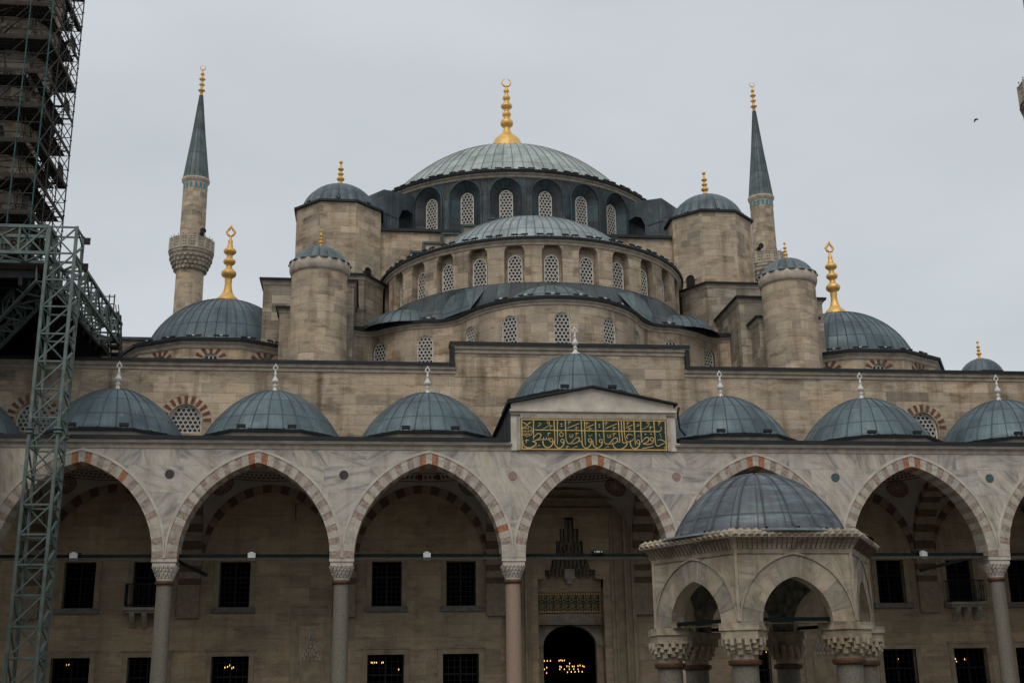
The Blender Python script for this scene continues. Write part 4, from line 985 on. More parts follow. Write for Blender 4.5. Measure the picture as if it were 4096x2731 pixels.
# striped cross arches from column to wall, striped arches on the wall
def striped(name, pos, rz, a, rise, w, th, nst, parent, first=None, zs=ZS, legs=0.0):
    mb = MB(); n = nst; I = arch_pts(a, rise, n); O = arch_off(a, rise, w, n); m = len(I) - 1
    for i in range(m):
        mt = 1 if (i % 2) else 0; A, B, Cc, D = I[i], I[i + 1], O[i + 1], O[i]
        for y, fl in ((-th / 2, 1), (th / 2, -1)): mb.face([(A[0], y, A[1]), (B[0], y, B[1]), (Cc[0], y, Cc[1]), (D[0], y, D[1])][::fl], mt)
        mb.face([(B[0], -th / 2, B[1]), (A[0], -th / 2, A[1]), (A[0], th / 2, A[1]), (B[0], th / 2, B[1])], mt)
    if legs:
        k = 0; z = -legs
        while z < 0:
            z2 = min(0, z + .27)
            for sx in (-1,) : mb.box(sx * a - w, sx * a, -th / 2, th / 2, z, z2, k % 2)
            k += 1; z = z2
    return mb.build(name, ['stripe_light', 'stripe_dark'], parent, (pos[0], pos[1], zs), rz)
xa0 = None
for x in CX:
    L_ = YW - TH; a_ = L_ / 2 - .22
    if xa0 is None: xa0 = striped('cross_arch', (x, TH + L_ / 2), -pi / 2, a_, 3.0, .42, .90, 12, portico, None, 7.45)
    else: dup(xa0, portico, (x, TH + L_ / 2, 7.45))
for x in CX:      # wall piers that carry the cross arches
    b = MB(); z = 5.0; q = 0
    while z < 7.4:
        b.box(x - .45, x + .45, YW - .22, YW + .02, z, z + .27, q % 2 if z > 6.2 else 0); z += .27; q += 1
    b.build('wall_pier', ['stripe_light', 'stripe_dark'], portico)
wa0 = None
for x in BX:
    if x == 0: continue
    if wa0 is None: wa0 = striped('wall_arch', (x, YW - .05), 0, 2.72, 2.95, .42, .14, 12, portico, None, 7.35)
    else: dup(wa0, portico, (x, YW - .05, 7.35))
# small domes on octagonal bases
def small_dome(x, first=None):
    if first is not None: return dup(first, portico, (x * .985, YC, 0))
    b = MB(); b.prism(ngon((0, 0), 3.28, 8, pi / 8), 11.31, 11.66)
    band_ring(b, ngon((0, 0), 3.28, 8, pi / 8), [(0, 11.5), (.05, 11.53), (.07, 11.62), (.10, 11.66)])
    o = b.build('dome_base', 'trim', portico, (x * .985, YC, 0))
    e = MB(); band_ring(e, ngon((0, 0), 3.28, 8, pi / 8), [(0, 11.66), (.2, 11.66), (.22, 11.76), (0, 11.80), (-.5, 11.84)]); e.build('dome_gutter', 'lead_edge', o)
    d = MB(); prof = [(3.1, 11.82)] + [(2.82 * t, 11.85 + 2.2 * (1 - t ** 1.9) ** .8) for t in [.999, .97, .93, .88, .82, .75, .67, .58, .48, .37, .25, .12, .0003]]; d.revolve((0, 0), prof, 72, 0, 2 * pi, 0, 28); ribs(d, (0, 0), prof, 28, .05, .035)
    dd = d.build('lead_dome', 'lead_blue', o)
    finial('finial', (0, 0), 13.98, 1.28, [(0, .17), (.05, .17), (.10, .10), (.15, .055), (.22, .05), (.25, .08), (.27, .08), (.29, .045), (.34, .045), (.37, .10), (.42, .115), (.46, .10), (.52, .06), (.62, .035), (.64, .05), (.66, .05), (.68, .03), (.78, .03)], 'white', dd, 'tulip', 14)
    return o
fst = small_dome(-19.5)
for x in (-26.0, -13, -6.5, 6.5, 13, 19.5): small_dome(x, fst)
# raised centre bay: gable, tall dome
gb = MB()
gb.face([(-GX, -.012, 11.16), (GX, -.012, 11.16), (GX, -.012, 12.75), (0, -.012, 13.42), (-GX, -.012, 12.75)])
gable = gb.build('portal_gable', 'trim_light', portico)
gs = MB()
for sx in (-1, 1): gs.face([(sx * GX, -.012, 11.16), (sx * GX, 6.6, 11.16), (sx * GX, 6.6, 12.75), (sx * GX, -.012, 12.75)][::-sx])
gs.face([(GX, 6.6, 11.16), (-GX, 6.6, 11.16), (-GX, 6.6, 12.75), (0, 6.6, 13.42), (GX, 6.6, 12.75)]); gs.build('gable_side_cladding', 'lead_dark', gable)
gr_ = MB()
for sx in (-1, 1):
    q = [(sx * (GX + .14), 12.735), (sx * (GX + .14), 12.80), (0, 13.50), (0, 13.43)]
    gr_.face([(x, -.2, z) for x, z in q][::sx]); gr_.face([(x, 6.7, z) for x, z in q][::-sx])
    gr_.face([(q[1][0], -.2, q[1][1]), (q[2][0], -.2, q[2][1]), (q[2][0], 6.7, q[2][1]), (q[1][0], 6.7, q[1][1])]); gr_.face([(q[0][0], -.2, q[0][1]), (q[1][0], -.2, q[1][1]), (q[1][0], 6.7, q[1][1]), (q[0][0], 6.7, q[0][1])]); gr_.face([(q[0][0], -.2, q[0][1]), (q[3][0], -.2, q[3][1]), (q[3][0], 6.7, q[3][1]), (q[0][0], 6.7, q[0][1])])
gr_.build('gable_roof', 'lead_edge', gable)
dp = MB(); dp.path([(GX + .2, -.1, 12.65), (GX + .14, -.06, 12.4), (GX + .2, -.04, 11.8), (GX + .45, .1, 11.55)], .045, 6); dp.build('drainpipe', 'lead_edge', gable)
b = MB(); b.prism(ngon((0, YC - .1), 3.15, 8, pi / 8), 12.9, 13.42); cb = b.build('dome_base', 'trim', portico)
e = MB(); band_ring(e, ngon((0, YC - .1), 3.15, 8, pi / 8), [(0, 13.42), (.2, 13.42), (.22, 13.52), (0, 13.56), (-.5, 13.6)]); e.build('dome_gutter', 'lead_edge', cb)
d = MB(); prof = [(3.0, 13.57)] + [(2.76 * t, 13.6 + 2.2 * (1 - t ** 2.03) ** .78) for t in [.999, .97, .93, .88, .82, .75, .67, .58, .48, .37, .25, .12, .0003]]; d.revolve((0, YC - .1), prof, 72, 0, 2 * pi, 0, 28); ribs(d, (0, YC - .1), prof, 28, .05, .035); dd = d.build('lead_dome', 'lead_blue', cb)
finial('finial', (0, YC - .1), 15.84, 1.28, [(0, .17), (.05, .17), (.10, .10), (.15, .055), (.22, .05), (.25, .08), (.27, .08), (.29, .045), (.34, .045), (.37, .10), (.42, .115), (.46, .10), (.52, .06), (.62, .035), (.64, .05), (.66, .05), (.68, .03), (.78, .03)], 'white', dd, 'tulip', 14)
# ---- the green and gold inscription
pn = MB(); pn.box(-2.86, 2.86, -.11, .0, 10.90, 12.09); panel = pn.build('inscription_panel', 'panel_green', portico)
fr = MB()
for (a, b, c, d_) in ((-2.9, 2.9, 12.06, 12.105), (-2.9, 2.9, 10.885, 10.93)): fr.box(a, b, -.14, -.05, c, d_)
for sx in (-1, 1): fr.box(min(sx * 2.9, sx * 2.855), max(sx * 2.9, sx * 2.855), -.137, -.053, 10.93, 12.06)
fr.build('gilt_frame', 'panel_gold', panel)
def PX(x, y):      # traced lettering, panel corner to panel corner
    u = (x - 130) / (2172 - 130); top = 113 + 22 * u; bot = 540 + 8 * u; v = (y - top) / (bot - top)
    return (-2.9 + 5.8 * u, 12.105 - 1.22 * v)
STK = []
def sk_(pts, w): STK.append((pts, w))
for x, y0, y1, dx in ((303, 132, 400, -5), (590, 138, 432, 8), (637, 140, 468, -6), (748, 140, 400, 4), (972, 142, 425, 6), (1018, 145, 478, 2), (1172, 146, 480, 2), (1281, 146, 430, 6), (1496, 148, 432, 12), (1538, 150, 432, 8), (1574, 150, 372, 6), (1717, 150, 478, 8), (1811, 148, 440, 4), (2001, 150, 440, 10)):
    sk_([(x, y0), (x + dx * .5, (y0 + y1) / 2), (x + dx, y1)], [17, 16, 11]); sk_([(x - 3, y0 - 6), (x + 12, y0 + 34)], [13, 5])
sk_([(318, 258), (350, 268), (600, 270), (640, 284), (672, 268), (700, 290), (735, 272), (1200, 280), (1700, 284), (2050, 288)], 16); sk_([(2050, 290), (2090, 278), (2104, 240), (2096, 215)], [16, 14, 9, 5])
sk_([(300, 372), (352, 322), (392, 322), (405, 345), (380, 385), (330, 412), (282, 428)], [9, 14, 15, 15, 14, 14, 12]); sk_([(282, 428), (330, 446), (328, 470), (282, 505), (225, 516), (175, 500), (152, 455), (156, 400)], [14, 16, 18, 20, 20, 17, 11, 4])
sk_([(335, 410), (390, 402), (428, 396), (440, 370), (446, 398), (470, 402), (480, 370), (486, 398), (508, 400), (516, 366)], [12, 12, 12, 7, 12, 12, 7, 12, 12, 6])
def waw(cx, cy, tail): sk_([(cx + 22 * cos(t), cy + 24 * sin(t)) for t in [2 * pi * q / 10 for q in range(11)]], 13); sk_(tail, [14] + [18] * (len(tail) - 2) + [5])
waw(545, 408, [(570, 420), (560, 468), (520, 505), (470, 508), (434, 470), (428, 425), (436, 395)])
waw(702, 418, [(726, 430), (716, 472), (680, 508), (636, 514), (598, 480), (590, 435), (596, 400)])
waw(1086, 410, [(1108, 422), (1096, 470), (1060, 508), (1018, 516), (982, 482), (974, 436), (978, 400)])
waw(1240, 418, [(1262, 430), (1250, 472), (1214, 506), (1172, 514), (1136, 482), (1126, 436), (1132, 404)])
waw(1768, 430, [(1790, 442), (1778, 482), (1742, 514), (1702, 522), (1666, 492), (1654, 446), (1660, 408)])
sk_([(597, 432), (580, 446), (560, 440)], 12)
sk_([(676, 300), (664, 335), (680, 358), (708, 352), (716, 322), (690, 300), (676, 290)], 12)
sk_([(752, 400), (768, 440), (800, 456), (830, 440), (868, 398), (908, 372), (936, 378), (938, 410), (902, 440), (850, 456), (800, 458)], [12, 14, 15, 13, 13, 14, 15, 15, 14, 13, 8]); sk_([(938, 410), (952, 428), (978, 424)], 13)
sk_([(1287, 430), (1304, 454), (1340, 462), (1372, 440), (1408, 398), (1448, 376), (1474, 384), (1474, 414), (1440, 446), (1390, 460), (1340, 466)], [12, 14, 15, 13, 13, 14, 15, 15, 14, 13, 8]); sk_([(1474, 414), (1488, 434), (1508, 432)], 13)
sk_([(1546, 432), (1560, 446), (1602, 440), (1608, 462), (1576, 500), (1520, 530), (1462, 530), (1422, 500), (1408, 450), (1414, 410)], [12, 14, 15, 16, 18, 20, 20, 16, 10, 4]); sk_([(1580, 372), (1600, 420), (1640, 428), (1690, 404), (1706, 380)], [10, 14, 16, 12, 6]); sk_([(1700, 346), (1660, 326), (1622, 334), (1606, 366), (1622, 392)], [5, 13, 15, 14, 10])
sk_([(1815, 440), (1836, 410), (1876, 372), (1912, 372), (1922, 400), (1888, 436), (1830, 456)], [10, 13, 14, 15, 15, 14, 10]); sk_([(1830, 456), (1900, 464), (1958, 452), (1990, 424)], [12, 16, 16, 12]); sk_([(1962 + 24 * cos(t), 392 + 24 * sin(t)) for t in [2 * pi * q / 10 for q in range(11)]], 12); sk_([(1986, 398), (1992, 424)], 11)
sk_([(2011, 440), (2018, 470), (2048, 488), (2100, 462), (2166, 436)], [11, 14, 16, 13, 9]); sk_([(2166, 436), (2118, 410), (2076, 398), (2040, 412)], [10, 14, 15, 5])
for a, b in (((778, 242), (944, 176)), ((1036, 240), (1150, 190)), ((1310, 248), (1474, 182)), ((1598, 240), (1700, 194)), ((1822, 520), (1984, 490))): sk_([a, b], [15, 11])
for cx in (388, 1772): sk_([(cx - 14, 168 + (cx > 1000) * 22), (cx + 16, 178 + (cx > 1000) * 18), (cx + 8, 196 + (cx > 1000) * 12), (cx - 28, 220)], 9)
for cx in (508, 1918): sk_([(cx + 16 * cos(t), 162 + 16 * sin(t)) for t in [2 * pi * q / 8 for q in range(9)]], 9); sk_([(cx + 16, 168), (cx + 10, 200), (cx - 40, 238), (cx - 92, 256)], [10, 11, 9, 4])
for cx, cy in ((692, 184), (694, 214), (1225, 194), (1226, 226), (1874, 324), (1954, 322)): sk_([(cx - 15, cy), (cx, cy), (cx + 15, cy)], [2, 26, 2])
for cx in (828, 1362): sk_([(cx - 26, 326), (cx - 20, 368), (cx - 4, 370), (cx - 2, 326), (cx + 2, 368), (cx + 18, 366), (cx + 22, 320)], 8)
for cx, cy in ((812, 165), (1335, 175), (2090, 172), (1640, 176), (912, 242), (1440, 246), (522, 322), (912, 322), (1440, 326), (1062, 178), (1100, 258), (1660, 260), (775, 506), (552, 220), (1960, 235), (212, 420)):
    sk_([(cx - 32, cy + 6), (cx - 10, cy - 14), (cx + 24, cy - 4)], [4, 14, 5]); sk_([(cx - 6, cy - 8), (cx - 16, cy + 20), (cx - 26, cy + 38)], [11, 8, 3])
for cx, cy in ((360, 495), (880, 508), (1322, 510)): sk_([(cx - 44, cy + 24), (cx - 14, cy - 2), (cx + 6, cy - 10), (cx + 14, cy - 22), (cx + 22, cy - 8), (cx + 40, cy - 14)], [3, 8, 8, 7, 8, 4])
sk_([(1066, 332), (1092, 356), (1118, 328)], [5, 9, 5]); sk_([(1214, 320), (1232, 366)], [9, 4]); sk_([(2080, 312), (2098, 372)], [9, 4]); sk_([(2126, 500), (2150, 496), (2136, 518), (2160, 520)], 7); sk_([(1762, 340), (1776, 358), (1784, 340)], 6)
sk_([(212 + 74 * cos(t) * (1 + .05 * cos(8 * t)), 284 + 72 * sin(t) * (1 + .05 * cos(8 * t))) for t in [2 * pi * q / 48 for q in range(49)]], 9)
for (x0, y0) in ((172, 244), (214, 244), (166, 286), (212, 288), (252, 282), (184, 326), (230, 326)):
    sk_([(x0 - 20, y0 + 12), (x0 - 8, y0 - 12), (x0 + 6, y0 + 8), (x0 + 18, y0 - 12), (x0 + 20, y0 + 12)], 7)
sk_([(212, 206), (180, 172), (140, 156)], [5, 20, 3]); sk_([(212, 206), (240, 172), (276, 156)], [5, 20, 3]); sk_([(212, 214), (212, 180)], 8)
for cx, cy in ((2166, 250), (2160, 300)): sk_([(cx - 18, cy + 10), (cx, cy - 4), (cx + 6, cy - 24)], [4, 18, 6])
for i, cx in enumerate((870, 1122, 1402)): sk_([(cx - 16, 132), (cx, 142), (cx + 16, 132)], [5, 12, 5])
le = MB()
def smooth(P, W_, k=4):
    if len(P) < 3: return P, W_
    Q = catmull(P, k)
    if isinstance(W_, (list, tuple)):
        WW = [W_[min(len(W_) - 1, i // k)] + (W_[min(len(W_) - 1, i // k + 1)] - W_[min(len(W_) - 1, i // k)]) * ((i % k) / k) for i in range(len(Q))]
    else: WW = W_
    return Q, WW
for i, (P, w) in enumerate(STK):
    P, w = smooth(P, w); sc = 5.8 / 2042
    ribbon(le, [PX(*p) for p in P], [v * sc * .84 for v in w] if isinstance(w, (list, tuple)) else w * sc * .84, -.128 - .0001 * (i % 40), .03)
le.build('gilt_lettering', 'panel_gold', panel)

# the arcaded wings that close the court left, right and behind the camera
wing = thing('court_wing', 'side wing of the arcaded court, its marble corner just showing at the left edge', 'arcade wing')
for nm, PWG, LEN in (('left', lambda u, z, d: (-22.76 - d, -52 + u, z), 52), ('right', lambda u, z, d: (22.76 + d, -u, z), 52), ('rear', lambda u, z, d: (22.76 - u, -52 - d, z), 45.52)):
    wv = MB(); pierced(wv, 0, LEN, ZS + .02, 11.16, [Op(LEN - 3.25 - 6.5 * k if nm != 'rear' else 3.25 + 6.5 * k, EH - .45, ZS + .02, ZS + .02, ER - .4, TH, None, False, 8) for k in range(8 if nm != 'rear' else 7)], PWG, 6)
    wv.build('spandrel_wall', 'marble', wing)
    cl = MB()
    for k in range(9 if nm != 'rear' else 8):
        x, y, _ = PWG(min(LEN - .1, 6.5 * k if nm == 'rear' else LEN - 6.5 * k), 0, .45)
        if nm == 'left' and k == 0: continue
        cl.revolve((x, y), [(.4, 0), (.4, .3), (.31, .45), (.29, 5.8), (.34, 5.86), (.29, 5.94), (.40, 6.4), (.46, 6.5), (.46, 6.74)], 12)
    cl.build('colonnade', 'granite_grey', wing)
    b = MB(); q = [PWG(0, 0, -.2), PWG(LEN, 0, -.2), PWG(LEN, 0, 7), PWG(0, 0, 7)]; b.prism([(p[0], p[1]) for p in q], 11.17, 11.32); b.build('lead_roof', 'lead_edge', wing)
    b = MB(); q = [PWG(0, 0, 6.8), PWG(LEN, 0, 6.8), PWG(LEN, 0, 7.4), PWG(0, 0, 7.4)]; b.prism([(p[0], p[1]) for p in q], 0, 12.5); b.build('outer_wall', 'ashlar_inner', wing)

# ================================================================== minarets
def minaret(c, label, zb, z1, profile_extra, group, cone=True, seg=24, r=1.05, up_r=.94, balc=1.75):
    m = thing('minaret', label, 'minaret', (c[0], c[1], 0), 0, group)
    b = MB(); b.revolve(c, [(r * 1.12, 0), (r * 1.1, zb * .5), (r, zb - 1.5)], seg, smooth=False); b.revolve(c, [(up_r * 1.03, zb), (up_r, z1)], seg, smooth=False); b.build('shaft', 'ashlar_small', m)
    return m
def balcony_ring(m, c, zc, r0, r1, hgt=1.05, seg=16, drop=1.5):
    b = MB(); prof = [(r0, zc - drop - .1)]
    for k in range(5): rr = r0 + (r1 - r0) * ((k + 1) / 5) ** .8; prof += [(prof[-1][0] + .02, zc - drop + drop * k / 5 + .02), (rr, zc - drop + drop * (k + .45) / 5)]
    prof += [(r1, zc), (r1 + .05, zc + .02), (r1 + .05, zc + .1), (r1 - .3, zc + .1)]
    b.revolve(c, prof, 32, smooth=False)
    for k in range(4):
        z = zc - drop + drop * (k + .2) / 5; rr = r0 + (r1 - r0) * ((k + .8) / 5) ** .8
        for q in range(24):
            a = 2 * pi * (q + .5 * (k % 2)) / 24; ca, sa = sin(a), -cos(a); t = rr * .07
            pts = [(c[0] + ca * (rr + o_) - sa * s_, c[1] + sa * (rr + o_) + ca * s_) for o_, s_ in ((-.1, -t), (.07, -t), (.07, t), (-.1, t))]
            b.prism(pts, z - .02, z + .17)
    o = b.build('balcony', 'ashlar_grimy', m)
    p = MB(); p.revolve(c, [(r1 - .02, zc + .08), (r1 - .02, zc + hgt - .1), (r1 + .02, zc + hgt - .08), (r1 + .02, zc + hgt), (r1 - .1, zc + hgt), (r1 - .1, zc + .1)], seg, smooth=False)
    for k in range(seg):
        a = 2 * pi * k / seg; x, y = c[0] + (r1 - .02) * sin(a), c[1] - (r1 - .02) * cos(a); p.prism(ngon((x, y), .09, 6, a), zc + .08, zc + hgt)
    po = p.build('parapet', 'trim', m)
    h = MB()
    for k in range(seg):
        a = 2 * pi * (k + .5) / seg; rr = (r1 - .02) * cos(pi / seg) + .006; ca, sa = cos(a), sin(a)
        for u_ in (-.09, .09):
            for z in (.3, .52, .74):
                h.face([(c[0] + rr * sin(a) + (u_ + .05 * cos(t)) * ca, c[1] - rr * cos(a) + (u_ + .05 * cos(t)) * sa, zc + z * hgt + .05 * sin(t)) for t in [2 * pi * q / 8 for q in range(8)]])
    h.build('dark_hole_dots', 'void', po)  # near-black discs on the surface, the darkness of the holes as colour
    l = MB(); l.tube((0, 0, 0), (0, 0, .08), .012, 4); l.revolve((0, 0), [(.001, .08), (.045, .12), (.001, .17)], 6); l0 = None
    for k in range(24):
        a = 2 * pi * k / 24; p_ = (c[0] + r1 * sin(a), c[1] - r1 * cos(a), zc + hgt)
        if l0 is None: l0 = l.build('rim_lamp', 'black', po, p_)
        else: dup(l0, po, p_)
def spire(m, c, z, r, ztip, fin, band=True):
    b = MB(); b.revolve(c, [(r * .96, z - .1), (r * 1.02, z), (r * 1.14, z + .18), (r * 1.16, z + .34), (r * 1.06, z + .36)], 24); b.build('spire_cornice', 'trim', m)
    t = MB()
    for k in range(16):
        a = 2 * pi * (k + .5) / 16; rr = r * 1.0 + .012; w_ = .095
        pts = [(-w_, z - .55), (w_, z - .55), (w_, z - .2), (0, z - .1), (-w_, z - .2)]
        t.face([(c[0] + rr * sin(a) + x * cos(a), c[1] - rr * cos(a) + x * sin(a), zz) for x, zz in pts])
    t.build('tile_band', 'tile', m)
    s_ = MB(); prof = [(r * 1.08, z + .36), (r * 1.02, z + .6), (r * .52, z + (ztip - z) * .56), (.13, ztip)]
    s_.revolve(c, prof, 16, 0, 2 * pi, 0, 16, False); ribs(s_, c, prof, 16, .05, .03)
    so = s_.build('spire', 'lead_cone', m)
    finial('finial', c, ztip - .05, fin, [(0, .05), (.14, .045), (.15, .075), (.18, .11), (.21, .075), (.23, .04), (.33, .04), (.345, .065), (.37, .09), (.395, .065), (.41, .035), (.5, .035), (.515, .065), (.55, .10), (.585, .065), (.6, .03), (.68, .03), (.69, .05), (.72, .065), (.75, .04), (.82, .012), (.86, .012)], 'gold', so, 'crescent', 12)
MG = 'minarets at the corners of the mosque'
for s_, lab in ((-1, 'slim minaret with one balcony seen whole behind the left corner dome'), (1, 'slim minaret half hidden behind the right corner turret, its grey spire bare against the sky')):
    c = (s_ * 23.05, 44.35)
    m = minaret(c, lab, 35.0, 40.9, None, MG)
    balcony_ring(m, c, 35.0, 1.05, 1.68); spire(m, c, 40.9, .95, 48.7 if s_ < 0 else 49.25, 2.75)
    sp = thing('loudspeaker', 'black horn loudspeaker on the balcony of the ' + ('left' if s_ < 0 else 'right') + ' slim minaret', 'loudspeaker', (c[0] + (.95 if s_ < 0 else -.95), c[1] - 1.35, 36.05), 0, 'loudspeakers on the minaret balconies', True)
    b = MB(); b.tube((0, 0, 0), (0, 0, .3), .04); b.build('stem', 'black', sp)
    b = MB(); b.tube((0, .1, .38), (.1, -.28, .34), .08, 10, 0, .24); b.build('horn', 'black', sp)
    b = MB(); b.box(-.2, .12, -.1, .12, .05, .25); b.build('driver_box', 'black', sp)
c = (24.8, 4)
m = minaret(c, 'minaret whose balcony edge just enters the picture at the right border', 29.3, 44, None, MG, r=1.3, up_r=1.2)
balcony_ring(m, c, 29.25, 1.32, 2.05, 1.1)
spire(m, c, 44, 1.2, 53, 3)
c = (-26.15, 8.6)
m = minaret(c, 'stout minaret wrapped in scaffolding at the left border', 29.3, 44, None, MG, r=1.3, up_r=1.22)
balcony_ring(m, c, 34.6, 1.32, 1.85, .9, drop=6.0)
spire(m, c, 44, 1.2, 53, 3)

# ================================================================== fountain in the court
FC = (0.0, -19.85)
ft = thing('ablution_fountain', 'hexagonal marble fountain pavilion with a stained lead dome, in front of the portico', 'fountain', (FC[0], FC[1], 0), 0, None, True)
RF = 2.45; AP = RF * cos(pi / 6); HS = RF / 2
fa = MB(); fi = MB()
for i in range(6):
    a = radians(60 * i)
    P = lambda u, z, d, a=a: ((AP - d) * sin(a) + u * cos(a), -(AP - d) * cos(a) + u * sin(a), z)
    pierced(fa, -HS, HS, 2.98, 4.50, [Op(0, .735, 2.98, 3.0, .90, .36, None, False, 10)], P, 1)
    hs = HS - .36 * math.tan(pi / 6)
    Q = lambda u, z, d, a=a: ((AP - .36) * sin(a) + u * cos(a), -(AP - .36) * cos(a) + u * sin(a), z)
    pierced(fi, -hs, hs, 2.98, 4.45, [Op(0, .735, 2.98, 3.0, .90, .002, None, False, 10)], Q, 1)
    I = arch_pts(.735, .90, 13); O = arch_off(.735, .90, .45, 13); n = len(I) - 1
    for q in range(n):
        st_ = q // 2; y = -.012 - .006 * (st_ % 2); A_, B_, C_, D_ = I[q], I[q + 1], O[q + 1], O[q]
        am = atan2((A_[1] + B_[1]) / 2, (A_[0] + B_[0]) / 2); uvr = [(hypot(*p) * 1.0 + st_ * 2.3, atan2(p[1], p[0]) * .7 + st_ * 1.9) for p in (A_, B_, C_, D_)]
        fa.face([P(A_[0], 3.0 + A_[1], y), P(B_[0], 3.0 + B_[1], y), P(C_[0], 3.0 + C_[1], y), P(D_[0], 3.0 + D_[1], y)], 4 if (st_ * 7 + i * 3) % 5 in (0, 2) else 1, uvr)
    M1 = arch_off(.735, .90, .445, 14); M2 = arch_off(.735, .90, .485, 14); M2 = [(max(-1.22, min(1.22, x)), z) for x, z in M2]
    for q in range(len(M1) - 1):
        fa.face([P(M1[q][0], 3.0 + M1[q][1], -.045), P(M1[q + 1][0], 3.0 + M1[q + 1][1], -.045), P(M2[q + 1][0], 3.0 + M2[q + 1][1], -.045), P(M2[q][0], 3.0 + M2[q][1], -.045)], 2)
        fa.face([P(M2[q][0], 3.0 + M2[q][1], -.045), P(M2[q + 1][0], 3.0 + M2[q + 1][1], -.045), P(M2[q + 1][0], 3.0 + M2[q + 1][1], 0), P(M2[q][0], 3.0 + M2[q][1], 0)], 2)
        fa.face([P(M1[q + 1][0], 3.0 + M1[q + 1][1], -.045), P(M1[q][0], 3.0 + M1[q][1], -.045), P(M1[q][0], 3.0 + M1[q][1], 0), P(M1[q + 1][0], 3.0 + M1[q + 1][1], 0)], 2)
    fa.box(0, 0, 0, 0, 0, 0)
    v = (RF * sin(a + pi / 6), -RF * cos(a + pi / 6))
    fa.prism(ngon((v[0] * .998, v[1] * .998), .045, 8, a), 3.02, 4.42, 2)
fwo = fa.build('arched_wall', ['marble_f', 'marble_f', 'marble_f', 'marble_f', 'marble_fd'], ft)
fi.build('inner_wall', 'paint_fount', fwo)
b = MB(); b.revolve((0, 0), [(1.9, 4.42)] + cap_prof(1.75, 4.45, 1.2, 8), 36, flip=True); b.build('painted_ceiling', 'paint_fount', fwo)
HX = ngon((0, 0), RF, 6, pi / 6)
k = MB(); band_ring(k, HX, [(0, 4.36), (.03, 4.37), (.05, 4.45), (.07, 4.47), (.09, 4.56), (.15, 4.64), (.22, 4.675), (.25, 4.68), (.25, 4.80), (.19, 4.83), (-.3, 4.90)])
for i in range(6):
    a = radians(60 * i); L_ = HS + .13
    for q in range(17):
        u = -L_ + 2 * L_ * (q + .5) / 17; d = AP + .225
        px, py = d * sin(a) + u * cos(a), -d * cos(a) + u * sin(a)
        k.tube((px + .035 * sin(a), py - .035 * cos(a), 4.70), (px - .10 * sin(a), py + .10 * cos(a), 4.825), .062, 8)
    for q in range(24):
        u = -HS + 2 * HS * (q + .5) / 24
        k.bar(((AP + .075) * sin(a) + u * cos(a), -(AP + .075) * cos(a) + u * sin(a), 4.47), ((AP + .235) * sin(a) + u * 1.06 * cos(a), -(AP + .235) * cos(a) + u * 1.06 * sin(a), 4.68), .016, .016, 3)
ko = k.build('scalloped_cornice', ['marble_f', 'marble_f', 'marble_f', 'stripe_dark'], ft)
d = MB(); prof = [(2.46, 4.80), (2.36, 4.86), (2.15, 4.89), (2.0, 4.915), (1.93, 4.95)] + [(1.88 * t, 4.93 + 1.42 * (1 - t ** 2.2) ** .82) for t in [.995, .97, .93, .88, .82, .75, .66, .56, .45, .33, .2, .1, .0003]]
hexr = lambda a, t: 1 + max(0, .12 - t) / .12 * .10 * ((1 / cos(((a + 0) % (pi / 3)) - pi / 6 if 0 else ((a + pi / 6) % (pi / 3)) - pi / 6)) - 1)
d.revolve((0, 0), prof, 84, 0, 2 * pi, 0, 20, True, hexr); ribs(d, (0, 0), prof[2:], 20, .05, .04, off=.25); d.build('lead_dome', 'lead_fount', ft)
fst = None
for i in range(6):
    a = radians(60 * i + 30); x, y = 2.18 * sin(a), -2.18 * cos(a)
    if fst is not None: dup(fst, ft, (x, y, 0), a); continue
    b = MB(); b.revolve((0, 0), [(.36, 0), (.36, .15), (.30, .22), (.275, .4), (.265, 2.18)], 24); o = b.build('column', 'granite_grey', ft, (x, y, 0), a)
    b = MB(); b.revolve((0, 0), [(.265, 2.15), (.315, 2.165), (.34, 2.19), (.325, 2.215), (.345, 2.24), (.32, 2.265), (.265, 2.275)], 24); b.build('bronze_collar', 'bronze', o)
    b = MB(); b.revolve((0, 0), [(.27, 2.27), (.275, 2.40), (.30, 2.42), (.33, 2.6), (.38, 2.66)], 24)
    for t, (z, rr, nn) in enumerate([(2.40, .335, 12), (2.49, .385, 14), (2.58, .42, 16)]):
        for q in range(nn):
            an = 2 * pi * (q + .5 * (t % 2)) / nn; ca, sa = cos(an), sin(an); w_ = pi * rr / nn * .62
            b.prism([(ca * (rr + o_) - sa * s__, sa * (rr + o_) + ca * s__) for o_, s__ in ((-.1, -w_), (0, -w_), (.03, 0), (0, w_), (-.1, w_))], z - .035 * (q % 2), z + .11)
    b.prism([(-.37, -.33), (.37, -.33), (.43, .3), (-.43, .3)], 2.66, 2.84); b.prism([(-.41, -.36), (.41, -.36), (.47, .34), (-.47, .34)], 2.84, 2.985)
    b.build('capital', 'marble_f', o); fst = o
for i in range(6):
    a = radians(60 * i); b = MB(); d_ = AP - .18
    b.bar((d_ * sin(a) - .8 * cos(a), -d_ * cos(a) - .8 * sin(a), 3.06), (d_ * sin(a) + .8 * cos(a), -d_ * cos(a) + .8 * sin(a), 3.06), .06, .075); b.build('tie_rod', 'iron', ft)
b = MB(); b.prism(ngon((0, 0), 1.25, 6, pi / 6), 0, 1.15); b.prism(ngon((0, 0), 1.32, 6, pi / 6), 1.15, 1.25); b.build('basin', 'marble_f', ft)

